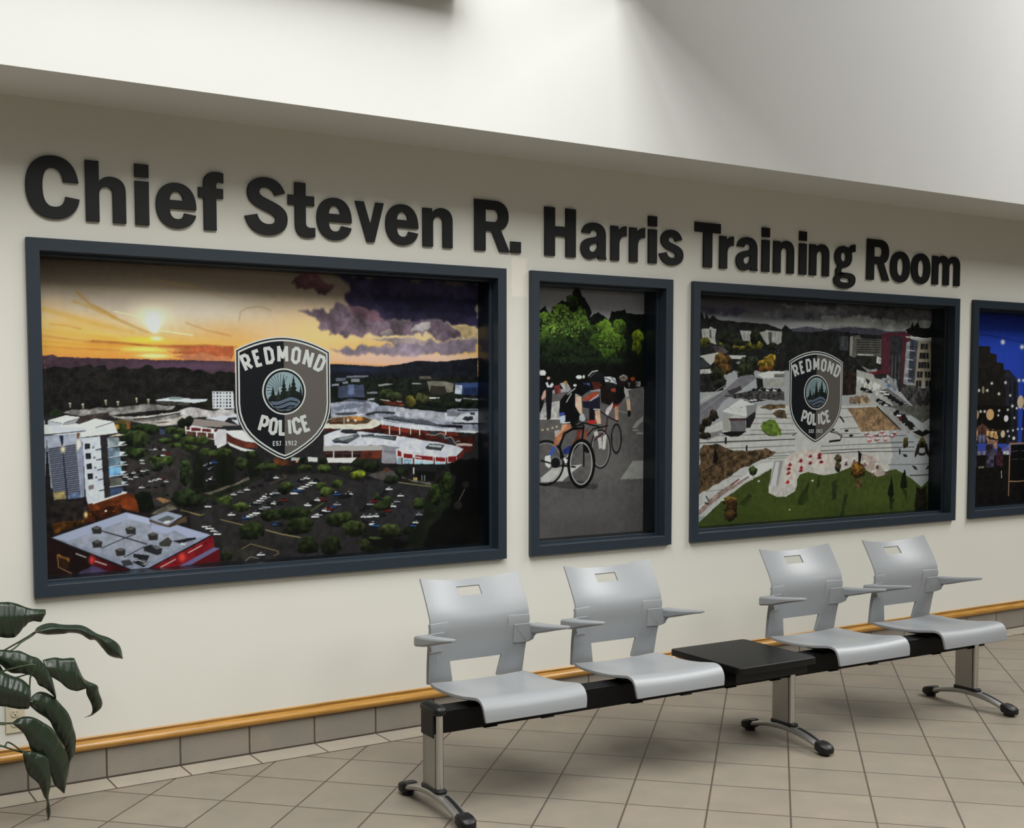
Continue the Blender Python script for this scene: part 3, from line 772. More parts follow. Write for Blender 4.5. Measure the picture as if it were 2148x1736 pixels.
p|1a1a20|0|0|184,829 205,827 206,850 185,852
e|3a3a44|194,840,3.5,4.0
p|6a6e7c|0|0|215,841 222,840 223,849 215,850
p|1a1a20|0|0|187,870 209,869 209,891 188,894
e|3a3a44|198,882,4.0,4.0
p|6a6e7c|0|0|219,882 226,882 226,891 219,891
p|7a6868|0|0|189,920 210,915 211,932 192,937
l|1c1c22|3.9|223,773 246,768
l|1c1c22|3.9|225,814 248,810
l|1c1c22|3.9|228,856 250,851
l|1c1c22|3.9|230,897 252,893
l|1c1c22|3.9|233,942 255,938
p|2a2628|0|0.2|241,716 270,715 281,969 258,971 250,816
p|9aa4ac|0|0.3|269,722 317,720 322,755 272,760
l|dfe3ea|3.1|271,762 349,753
p|c4ccd4|0|0.3|318,738 346,741 319,756
p|6c7c8c|0|0.3|270,765 319,764 324,798 274,803
l|dfe3ea|3.1|272,805 350,796
p|c4ccd4|0|0.3|319,781 347,784 320,800
p|5f7484|0|0.3|272,805 322,804 326,839 275,843
l|dfe3ea|3.1|274,845 351,836
p|c4ccd4|0|0.3|321,821 348,825 322,840
p|6d9cd0|0|0.3|273,846 325,844 328,879 276,883
l|dfe3ea|3.1|275,885 352,877
p|c4ccd4|0|0.3|322,862 349,865 323,880
p|5a5a56|0|0.3|274,889 327,888 330,922 278,926
l|dfe3ea|3.1|276,928 352,920
p|c4ccd4|0|0.3|324,905 350,909 325,924
p|34405a|0|0.3|276,932 330,931 332,966 279,969
l|dfe3ea|3.1|278,972 353,964
p|c4ccd4|0|0.3|325,948 351,952 326,967
l|eceef4|3.9|185,996 281,969 341,953
p|6a2e14|0|0.3|193,997 283,972 343,958 378,965 374,1012 196,1004
p|8a7f7c|0|0|611,665 636,647 775,661 833,677 843,686 749,685 635,680
p|d8d6da|0|0|598,674 632,677 743,694 784,698 783,760 741,778 726,740 601,713
p|c9cbd6|0|0|686,647 782,630 831,627 843,680 795,645 775,661
p|b9b3b6|4|0.25|581,610 621,601 725,611 821,605 824,633 705,641 630,641 580,631
p|24242a|0|0|765,681 840,680 843,696 768,691
p|2a2c30|0|0|795,645 830,642 833,655 801,653
p|5a1e20|0|0|604,683 620,683 620,695 606,695
p|5a1e20|0|0|626,685 667,688 666,701 627,699
p|5a1e20|0|0|673,690 714,694 714,706 674,704
p|5a1e20|0|0|727,694 744,693 744,704 728,706
p|50342c|0|0.3|604,701 648,704 647,722 605,718
p|50342c|0|0.3|652,705 693,709 693,726 652,724
p|50342c|0|0.3|698,709 726,713 726,737 699,732
p|c3c0c6|0|0.06|743,694 781,695 783,760 729,765 726,740
p|d6d7e0|0|0|784,701 856,699 898,731 917,757 865,749 813,730 784,710
p|5a2a20|0|0.3|784,717 813,730 865,749 924,763 927,782 864,778 812,761 783,745
p|e2e0e2|0|0|783,748 825,767 864,781 913,791 910,801 851,790 799,767
p|c9cbd2|0|0|720,531 817,530 821,605 722,606
p|7a7e88|0|0|726,534 733,534 733,541 726,541
p|2a2c32|0|0|741,534 748,534 748,541 741,541
p|2a2c32|0|0|755,534 762,534 762,541 755,541
p|7a7e88|0|0|770,534 777,534 777,541 770,541
p|2a2c32|0|0|785,533 792,533 792,541 785,541
p|2a2c32|0|0|800,533 807,533 807,541 800,541
p|7a7e88|0|0|726,548 733,548 733,555 726,555
p|2a2c32|0|0|740,548 748,548 747,555 740,555
p|2a2c32|0|0|755,548 762,548 762,555 755,555
p|7a7e88|0|0|770,548 777,548 777,555 770,555
p|2a2c32|0|0|785,548 792,548 792,555 785,555
p|2a2c32|0|0|799,548 807,548 806,555 799,555
p|7a7e88|0|0|726,562 733,562 733,569 726,569
p|2a2c32|0|0|740,562 747,562 747,569 740,569
p|2a2c32|0|0|755,562 762,562 762,569 755,569
p|7a7e88|0|0|770,562 777,562 777,569 770,569
p|2a2c32|0|0|784,562 792,562 791,569 784,569
p|2a2c32|0|0|799,562 806,562 806,569 799,569
p|7a7e88|0|0|725,576 732,576 732,584 725,583
p|2a2c32|0|0|740,576 747,576 747,584 740,584
p|2a2c32|0|0|755,576 762,576 762,584 755,584
p|7a7e88|0|0|769,576 777,576 776,584 769,584
p|2a2c32|0|0|784,576 791,576 791,584 784,584
p|2a2c32|0|0|799,576 806,576 806,584 799,584
p|7a7e88|0|0|725,590 732,590 732,598 725,598
p|2a2c32|0|0|740,590 747,590 747,598 740,598
p|2a2c32|0|0|754,590 762,590 761,598 754,598
p|7a7e88|0|0|769,590 776,590 776,598 769,598
p|2a2c32|0|0|784,590 791,591 791,598 784,598
p|2a2c32|0|0|799,591 806,591 806,598 799,598
p|1f2017|4|0.5|662,589 688,567 716,574 719,604 684,604
p|c8ccd8|0|0|582,564 700,563 694,572 643,580 581,575
t|1c2016|614,659,22.0,21.5
t|1c2016|586,665,19.0,21.5
t|4c5c2c|616,738,28.0,18.5
t|4c5c2c|669,742,38.0,18.5
t|4c5c2c|624,772,34.5,12.0
t|4c5c2c|687,792,32.0,18.5
t|4c5c2c|722,799,25.5,19.0
t|3a4626|585,710,15.5,18.0
t|3a4626|585,744,12.5,18.5
p|262420|0|0.2|577,795 627,806 626,837 577,838
t|39482a|601,882,28.0,52.0
t|39482a|595,851,25.0,27.5
p|13170f|8|0.6|636,806 655,791 674,807 683,869 678,952 631,950 629,867
p|171b10|8|0.6|734,809 767,778 799,795 815,826 820,905 810,936 771,947 739,942 730,871
t|46562a|773,794,35.5,19.0
p|141810|8|0.6|877,812 903,797 933,814 942,862 935,906 889,904 876,860
t|3a4826|850,849,29.5,28.5
t|3a4826|976,866,67.0,19.0
t|3a4826|897,807,29.5,19.0
p|5c564c|2|0.3|671,974 777,944 797,945 882,904 888,917 809,945 706,978
p|1c2015|4|0.5|681,986 816,949 895,920 938,912 895,939 731,995 680,1005
p|14170f|4|0.5|637,960 732,933 777,938 706,963 649,976
t|2f3c20|605,983,40.5,40.0
t|2f3c20|649,1001,38.0,21.5
p|4a2818|6|0.6|1000,825 1044,836 1084,850 1084,866 1006,854
e|ff8a50|1112,846,6.0,4.0
p|a8aaa6|0|0|1085,827 1129,829 1126,843 1084,840
p|c9cac8|0|0|1164,826 1213,831 1213,850 1167,848
t|48562a|1153,875,35.0,13.0
t|48562a|1241,874,38.5,16.0
t|1e2418|1143,839,21.0,16.0
t|1e2418|1237,848,24.5,16.0
c|6|30.0|686,851 728,836
c|5|30.0|682,872 724,864
c|5|30.0|688,919 726,905
p|2a2728|4|0.22|737,996 944,919 1062,902 1253,901 1434,952 1431,1310 864,1279 762,1208 613,1122 615,1060 686,1035
c|9|32.3|679,1035 766,997 832,975 928,947 951,941
c|4|30.6|959,924 1019,913
c|9|39.1|882,1038 927,1019 965,995 1019,980
c|4|40.8|965,1028 1025,1031 1056,1010
c|7|39.1|859,1090 912,1072 942,1052 972,1042
c|7|40.8|1087,994 1115,973 1150,960 1189,943 1213,926
c|3|34.0|1119,933 1166,920
c|4|37.4|1149,1051 1204,1024 1252,1023
c|7|40.8|1188,1104 1227,1084 1259,1071 1292,1058 1316,1044
c|5|37.4|1276,983 1340,1019 1389,999
c|4|37.4|670,1111 706,1128 741,1158
c|2|40.8|1001,1123 1039,1129
c|1|40.8|931,1256 939,1256
c|1|40.8|794,1069 808,1070
l|8a7a4a|4.1|750,1090 866,1123
l|9a8a5a|4.4|959,1148 1035,1172 1124,1192
l|8a7a4a|3.4|835,1231 887,1206 1015,1247 1019,1258 996,1266
l|8a7a4a|3.4|615,1053 657,1067 675,1063
l|55503c|3.1|1042,901 1061,913 981,942
l|3c4a28|8.8|1156,1084 1236,1041
p|2c2a26|3|0.3|751,1204 865,1233 924,1234 864,1283 761,1276
l|8a8a82|3.4|860,1283 886,1263 924,1273
t|4a5a2a|769,1008,40.0,25.0
t|4a5a2a|845,1040,44.5,21.0
t|4a5a2a|1057,956,34.5,22.0
t|4a5a2a|1225,963,28.0,18.5
t|4a5a2a|1260,990,36.0,22.0
t|4a5a2a|1309,955,32.0,22.0
t|4a5a2a|1245,883,35.5,18.5
t|4a5a2a|1155,876,35.0,14.5
t|4a5a2a|1358,886,36.5,14.5
t|4a5a2a|1411,918,41.0,22.0
t|303c1e|991,1083,49.5,25.0
t|303c1e|1094,1081,73.5,33.0
t|303c1e|1124,1130,66.0,29.0
t|303c1e|892,1149,52.0,36.0
t|303c1e|1315,1122,64.5,33.5
t|303c1e|1384,1156,57.5,30.0
t|303c1e|1159,1220,47.0,33.0
t|303c1e|1278,1228,52.0,33.5
t|303c1e|772,1255,29.5,21.0
t|1e2614|892,1171,52.0,17.5
t|1e2614|1112,1159,66.0,18.5
t|1e2614|1162,1250,47.5,22.0
t|1e2614|1281,1258,52.5,22.0
t|1e2614|1049,974,30.5,18.0
p|29272a|3|0.2|1308,1085 1457,944 1536,941 1811,991 1780,1083 1742,1121 1644,1192 1520,1178 1456,1132
l|8f8560|3.8|1628,960 1815,989
p|4a4644|3|0.2|1465,922 1522,904 1595,903 1631,937 1558,951
p|4a2c20|3|0.4|1537,915 1551,895 1573,890 1591,897 1566,909 1515,915
p|5a5850|3|0.3|1646,931 1698,956 1811,984 1796,967 1702,950 1650,941
p|0c0c0c|0|0|1713,907 1834,918 1826,961 1720,951
l|8a8a86|4.5|1754,932 1754,955
l|8a8a86|4.5|1769,932 1769,956
p|8a7a4a|1|0.3|1706,940 1728,938 1728,954 1705,953
l|d8d0c8|6.4|1709,894 1709,920
c|8|38.4|1427,1088 1507,1037 1558,1000 1587,982
c|8|41.6|1427,1114 1535,1113 1572,1086 1616,1055 1631,1030 1649,1011
c|2|38.4|1372,999 1358,1011
c|4|38.4|1697,1178 1719,1156 1731,1130 1742,1108
c|2|44.8|1484,1147 1513,1161
t|8fa02c|1415,915,42.5,17.5
t|55642c|1359,886,38.0,13.0
t|26301c|1430,863,42.5,19.5
t|26301c|1486,880,43.0,29.5
t|26301c|1646,912,33.5,23.0
t|26301c|1595,946,40.5,20.0
t|3c4a26|1510,1024,21.5,19.5
t|3c4a26|1568,1046,29.0,23.0
t|3c4a26|1535,1068,43.5,19.5
t|3c4a26|1735,1064,34.0,30.0
t|46522a|1329,1112,56.0,25.5
t|46522a|1391,1157,63.5,29.0
t|46522a|1578,1185,62.5,26.5
t|46522a|1498,1239,72.0,29.5
t|1e2412|1391,1186,60.5,19.5
t|1e2412|1578,1208,62.5,16.5
t|1e2412|1498,1265,72.0,19.5
t|1e2412|1682,1197,33.5,16.5
p|12160e|14|0.6|1784,1023 1834,962 1880,913 1911,934 1934,996 1949,1091 1988,1195 1988,1287 1659,1269 1742,1148
x|34421e|14|9|1796,1024 1888,927 1926,1016 1872,1087 1803,1118
t|38481e|1896,964,27.0,50.5
t|38481e|1826,1025,30.5,50.0
p|060706|10|0.5|1911,884 1970,865 2085,858 2087,1301 1756,1282 1795,1184 1911,1089 1942,955
l|4a4a46|6.4|1993,1008 1961,1061
e|241f1c|1955,1085,23.5,20.5
e|1c1a18|1999,985,20.0,17.0
p|0a0a0a|8|0.4|1455,1220 1498,1261 1644,1271 1681,1260 1644,1225
p|221d1c|4|0.5|31,971 179,966 185,997 319,999 333,1034 49,1113 28,1123
p|6a3014|2|0.35|185,1000 327,957 376,967 391,1010 394,1041 326,1019 323,1003 192,1031
p|3a1a0c|3|0.5|174,1030 323,1003 326,1034 206,1069 162,1067
x|e08a30|60|8|170,1030 319,1007 318,1030 177,1056
g|ffd890|177,1038,9.5,15.0|0.95
g|ffe8b0|120,1073,8.0,8.0|0.95
p|50300f|3|0.6|39,1071 111,1060 169,1060 169,1071 46,1113
l|dfe2ea|4.4|207,994 275,974 335,956
e|fff0c0|258,1027,4.5,4.5
p|0e120b|6|0.5|377,960 403,953 450,955 460,1025 440,1044 394,1037
p|5a564a|2|0.3|444,1052 479,1030 527,1009 562,1034 487,1050
p|7a5a3a|2|0.4|465,983 503,1008 535,998 488,980
t|26301c|590,992,59.5,35.5
t|26301c|646,999,32.0,28.0
l|8a7c52|3.3|573,1039 661,1065
p|8f93a8|0|0.12|40,1125 345,1035 436,1065 510,1041 581,1063 517,1104 549,1100 704,1155 436,1279 351,1278
p|a3a9c4|0|0|40,1125 345,1035 355,1066 102,1144
p|b1b7d2|0|0|345,1037 438,1067 441,1094 352,1066
p|a8aecb|0|0|447,1098 509,1106 549,1100 704,1155 619,1168 544,1124 501,1140 446,1118
p|9a9eae|2|0.1|348,1070 439,1098 443,1118 524,1142 627,1168 436,1261 329,1242 109,1147
l|1c1c20|5.9|38,1127 351,1278
l|16161a|5.2|436,1279 708,1157
l|201c1c|3.7|35,1123 341,1035 440,1065
l|1d1d22|4.8|238,1109 331,1142 426,1177
l|22222a|3.3|237,1181 323,1149 381,1129
l|22222a|3.3|329,1226 410,1189
p|4c3c30|0|0.2|436,1071 517,1102 597,1066 600,1091 525,1111 509,1108 439,1082
p|9aa2b8|0|0|443,1071 514,1045 581,1067 513,1094
p|5a5c60|0|0|471,1076 518,1059 549,1073 509,1092
p|d8dade|0|0|498,1084 525,1081 529,1091 501,1094
p|2e2c2c|0|0|198,1095 219,1087 240,1096 238,1121 204,1120
p|5c5a58|0|0|200,1095 219,1090 237,1098 219,1102
p|2e2c2c|0|0|198,1153 220,1145 241,1154 238,1178 204,1178
p|5c5a58|0|0|201,1152 220,1148 237,1156 219,1160
p|2e2c2c|0|0|292,1193 314,1185 336,1194 333,1219 299,1218
p|5c5a58|0|0|295,1192 314,1187 332,1196 314,1200
p|2e2c2c|0|0|336,1105 359,1097 381,1106 378,1131 343,1131
p|5c5a58|0|0|339,1105 359,1100 377,1108 358,1113
p|2e2c2c|0|0|429,1136 452,1128 474,1137 472,1162 436,1162
p|5c5a58|0|0|433,1136 452,1131 471,1139 452,1143
p|26262c|1|0.2|410,1189 441,1180 492,1199 487,1222 468,1228 414,1205
p|6a6c72|1|0.2|445,1188 465,1185 488,1196 464,1203
p|3a3836|1|0.2|476,1174 516,1153 535,1170 523,1193 480,1190
p|1e2026|1|0.2|535,1170 635,1161 639,1169 571,1184
p|1e2024|1|0.2|368,1213 437,1226 425,1249 367,1229
p|3a3c44|1|0.2|314,1240 352,1237 367,1260 329,1265
p|14161a|1|0.2|363,1248 390,1236 432,1257 409,1275
p|e4e6ea|1|0.2|369,1246 386,1240 430,1259 413,1265
p|1c1c20|1|0.2|371,1249 386,1244 421,1258 409,1261
p|9aa4b4|1|0.2|495,1203 523,1197 523,1216 499,1215
p|dfe4ec|1|0.2|571,1180 599,1184 591,1193 571,1188
p|1c0c0e|0|0.3|31,1127 351,1280 328,1280 143,1281 31,1279
p|4a0f14|2|0.3|188,1208 351,1282 253,1282 187,1239
g|d84040|197,1228,15.0,23.0|0.9
l|d8c8c4|3.7|134,1197 173,1215
l|d8c8c4|4.1|211,1234 256,1253
p|4a3e5c|1|0.25|139,1277 202,1251 261,1281 253,1289 143,1283
p|7c1620|1|0.25|443,1279 717,1158 720,1206 561,1286 482,1284
p|5c1018|0|0|617,1275 744,1216 743,1276 621,1279
g|ff5040|576,1244,18.0,23.5|0.9
l|e0c8b8|4.1|482,1280 546,1251
l|e0c8b8|4.1|604,1226 663,1198
p|6e6890|0|0|557,1284 716,1210 746,1216 617,1278
p|8a5a28|2|0.4|60,1192 108,1214 106,1229 93,1217 65,1207
l|a07a48|3.3|60,1196 64,1248 114,1277
p|2c1a0c|1|0.4|65,1209 104,1229 103,1259 68,1245"""
PRINT_RIDERS = """v|6a686c,-13 828085,85 95939a,183 95939a,281
p|0c100c|5|0.5|99,116 133,89 145,114 162,123 238,58 256,67 291,42 315,-3 344,-4 362,29 399,66 429,118 411,143 472,107 508,130 533,153 558,106 589,102 651,95 658,110 721,112 759,116 785,110 788,511 100,513
t|5c7c30|186,189,110.5,76.0
t|5c7c30|244,129,76.5,52.5
t|5c7c30|315,146,77.5,62.5
t|6a8c34|134,157,52.0,38.0
t|6a8c34|221,111,47.0,28.5
t|6a8c34|303,123,47.5,28.5
t|6a8c34|174,236,81.5,52.5
t|6a8c34|351,183,60.0,48.5
t|38501f|268,248,112.0,62.5
t|38501f|145,275,63.5,43.0
t|38501f|387,221,66.5,43.5
t|38501f|303,70,36.0,38.0
t|678a2c|509,188,55.0,39.0
t|678a2c|540,227,62.0,49.0
t|678a2c|608,185,44.0,39.5
t|46641f|491,267,79.5,54.0
t|46641f|596,279,68.5,59.0
t|46641f|534,330,74.5,39.5
t|7a8c20|735,236,44.5,37.5
t|5a6a18|729,291,38.5,40.0
x|86a84a|16|13|111,134 232,92 363,125 411,191 351,241 116,257
x|7a9a3c|18|12|460,170 570,157 646,243 627,303 473,297
x|14200e|20|14|105,134 387,124 412,269 105,304
t|1c2816|221,321,117.5,48.0
t|1c2816|388,337,102.5,43.5
t|1c2816|134,361,46.0,28.5
t|1c2816|316,377,155.0,34.0
t|1c2816|565,378,111.5,34.5
x|3a5a26|40|11|117,276 387,250 388,381 117,385
p|0a0c09|6|0.4|99,399 535,403 787,340 788,476 673,511 100,522
p|5c5858|0|0.1|100,546 253,530 671,521 776,500 788,1289 101,1247
g|504c4c|416,1191,428.0,148.5|0.6
p|3f3b3c|6|0.1|100,977 354,996 476,1020 458,1039 270,1027 106,1001
g|6e6a6a|538,923,186.5,99.5|0.5
g|6a6666|355,1138,302.5,59.0|0.4
x|6c6867|150|5|106,1044 780,1032 782,1287 106,1265
p|a9a5a4|2|0.2|104,589 234,574 225,665 105,671
l|c8c4c2|8.6|105,665 225,667
p|aaa6a4|0|0|191,728 225,724 225,756 196,771
e|bdb48c|117,723,7.5,4.5
e|bdb48c|148,720,7.5,5.0
e|bdb48c|179,714,7.5,4.5
e|bdb48c|205,708,7.5,5.0
p|8e8c8a|0|0|699,723 725,690 775,658 775,687 746,703 731,723
p|8e8c8a|0|0|704,729 741,730 747,738 704,737
p|8e8c8a|0|0|728,746 773,747 776,755 733,754
p|8f8d8a|1|0.06|706,899 777,898 778,998 623,993
p|b9b7b4|1|0.05|105,970 177,921 274,913 368,907 323,934 240,991 148,990 105,994
p|101012|0|0|102,460 123,456 133,511 123,593 102,640
e|e8e4e2|119,432,18.5,13.5
p|dcdad8|0|0|102,419 135,424 135,444 104,446
p|c8a090|0|0|123,526 142,514 142,550 114,573 109,558
p|15141a|0|0|138,483 181,483 176,558 167,668 143,672 138,577
p|d0d0da|0|0|135,483 147,479 157,499 176,481 186,491 176,506 147,507
e|caa094|153,459,10.5,7.5
p|5a2a28|3|0.5|186,499 224,494 229,538 195,538
p|a8a4a8|2|0.3|224,487 268,478 292,514 253,530
p|c89a60|2|0.3|246,477 268,472 273,494 253,490
e|e8e6e4|346,452,20.0,10.0
e|e0e0e0|376,450,7.0,9.5
e|e4e0de|320,495,11.0,6.5
e|8a3a18|702,459,15.5,10.5
p|6a6668|3|0.6|666,476 755,471 755,500 671,505
p|201818|2|0.4|681,472 723,471 724,513 687,513
p|0d0d0f|0|0|553,538 594,509 650,505 656,546 620,587 584,603 548,586
p|a8a6a6|0|0|645,501 671,517 679,554 656,558 645,529
p|c8a88a|0|0|659,574 685,574 690,636 670,636
p|9a9696|0|0|653,560 685,560 685,574 656,574
e|1a1414|630,484,25.5,20.5
e|5a4a44|640,454,30.0,18.5
l|b0a498|4.7|614,452 640,439 663,455
l|b0a498|3.1|624,462 655,464
l|8a8886|3.9|610,629 677,644
e|141414|679,644,11.5,18.5
p|7a1a18|0|0|568,595 610,591 605,615 568,615
p|b88a70|0|0.15|579,607 607,603 605,677 584,676
r|101012|593,777,33.5,76.0|10.1
r|55504c|593,777,27.0,69.0|3.1
p|1a1210|2|0.3|481,509 532,489 583,509 599,546 553,603 492,586
p|c0b4b4|1|0.2|522,619 568,582 568,603 533,659 518,643
e|1a1a1c|557,481,43.5,30.5
p|c8c8cc|0|0|509,449 552,448 583,456 596,489 573,481 542,477 517,477
l|26262a|4.7|516,457 552,468 532,481
l|30343a|4.7|557,452 588,480
p|8a3a2a|2|0.3|552,513 583,509 589,529 558,529
p|a0432c|1|0.15|371,566 431,534 466,528 476,542 431,566 381,578
p|b4b0c4|0|0|421,570 476,538 471,550 411,582
p|1a1a2c|0|0|366,578 421,578 482,554 482,610 431,618 372,610
p|26355f|0|0|371,482 416,481 421,526 391,530
p|5a6a9a|0|0|401,484 413,483 413,518 403,518
p|14141a|0|0|411,618 482,606 487,635 452,626 447,691 412,683
l|d8d6d6|5.5|442,620 482,621
p|d0a890|0|0.12|449,626 482,625 490,696 467,699 452,667
p|b02a24|0|0|407,678 447,675 462,695 402,695
l|1a1418|7.0|492,635 553,668 605,685
l|3a1418|7.0|533,659 523,733 442,784
r|121214|488,830,63.5,99.5|8.6
r|a8a4a2|488,830,56.0,92.5|3.5
p|bcb8b4|0|0|467,772 493,765 498,826 478,829
p|c8c4c0|0|0|503,761 528,753 519,830 498,834
p|c2bcb8|0|0|442,739 467,732 472,756 447,764
l|141416|7.8|377,779 437,723 533,708
p|7a4638|1|0.2|377,730 412,723 392,779 377,775
r|101012|138,893,110.0,112.5|11.7
r|8a8684|138,893,96.0,100.5|3.5
p|0a0a0c|1|0|224,577 253,546 332,498 371,490 411,494 421,514 371,546 332,554 322,602 372,650 303,713 259,681 254,649 220,641
l|c9c7c4|4.7|273,542 322,510
l|c9c7c4|5.1|266,582 297,538
l|dcdad8|5.5|324,542 364,548
p|0a0a0c|0|0|322,518 361,518 371,554 322,538
p|d6b4a0|0|0.1|322,546 361,554 367,642 352,646 322,602
e|aeb0b4|369,662,21.0,20.0
l|1a1a1c|3.9|382,646 397,682
p|0a0a0c|0|0|258,641 352,642 332,714 293,705 254,689
p|3a48a0|0|0|220,637 254,633 254,645 222,653
p|b8c4d4|0|0|222,657 258,649 259,681 229,692
l|dcdad8|6.2|242,689 288,687
p|a86e50|0|0.2|239,697 293,695 303,721 244,760 201,811 181,811 196,763 230,728
p|c89478|0|0|239,697 273,695 254,725 205,760 196,759 230,728
p|6e3222|0|0.2|332,730 367,726 352,770 313,801 303,797 332,762
p|3c54a0|0|0|181,807 201,815 177,858 153,853
p|20306c|1|0.2|244,828 283,809 313,801 303,825 274,849 249,852
p|e2e0de|0|0|133,857 165,854 172,905 158,921 138,908 129,884
p|d8d6d4|0|0|245,872 274,865 289,889 259,900
l|0a0a0c|13.3|235,871 225,808 254,744 303,721 372,718
l|0a0a0c|11.7|377,706 367,778 269,872
l|d8d6d4|4.7|333,794 269,868
l|0a0a0c|9.4|377,779 378,916
l|0a0a0c|8.6|110,880 206,906 323,920
e|141416|198,894,29.5,27.5
r|8a8886|198,898,31.5,33.5|3.1
l|101012|7.8|303,717 377,690 477,712
e|1a1a1c|347,694,30.0,14.5
l|8a8a8c|3.1|332,698 362,684
e|101012|402,824,25.0,24.5
r|0a0a0c|363,903,82.0,121.0|17.9
r|c8c6c4|362,903,69.5,109.0|4.7
e|0e0a0a|451,485,30.0,28.0
p|4a201a|2|0.3|423,473 466,469 496,493 476,513 441,518
e|16161a|453,447,51.5,30.0
p|121214|0|0|403,449 501,453 496,477 411,465
l|b8b6b4|6.2|406,445 431,423 466,417
l|6a6866|3.1|416,453 451,425"""
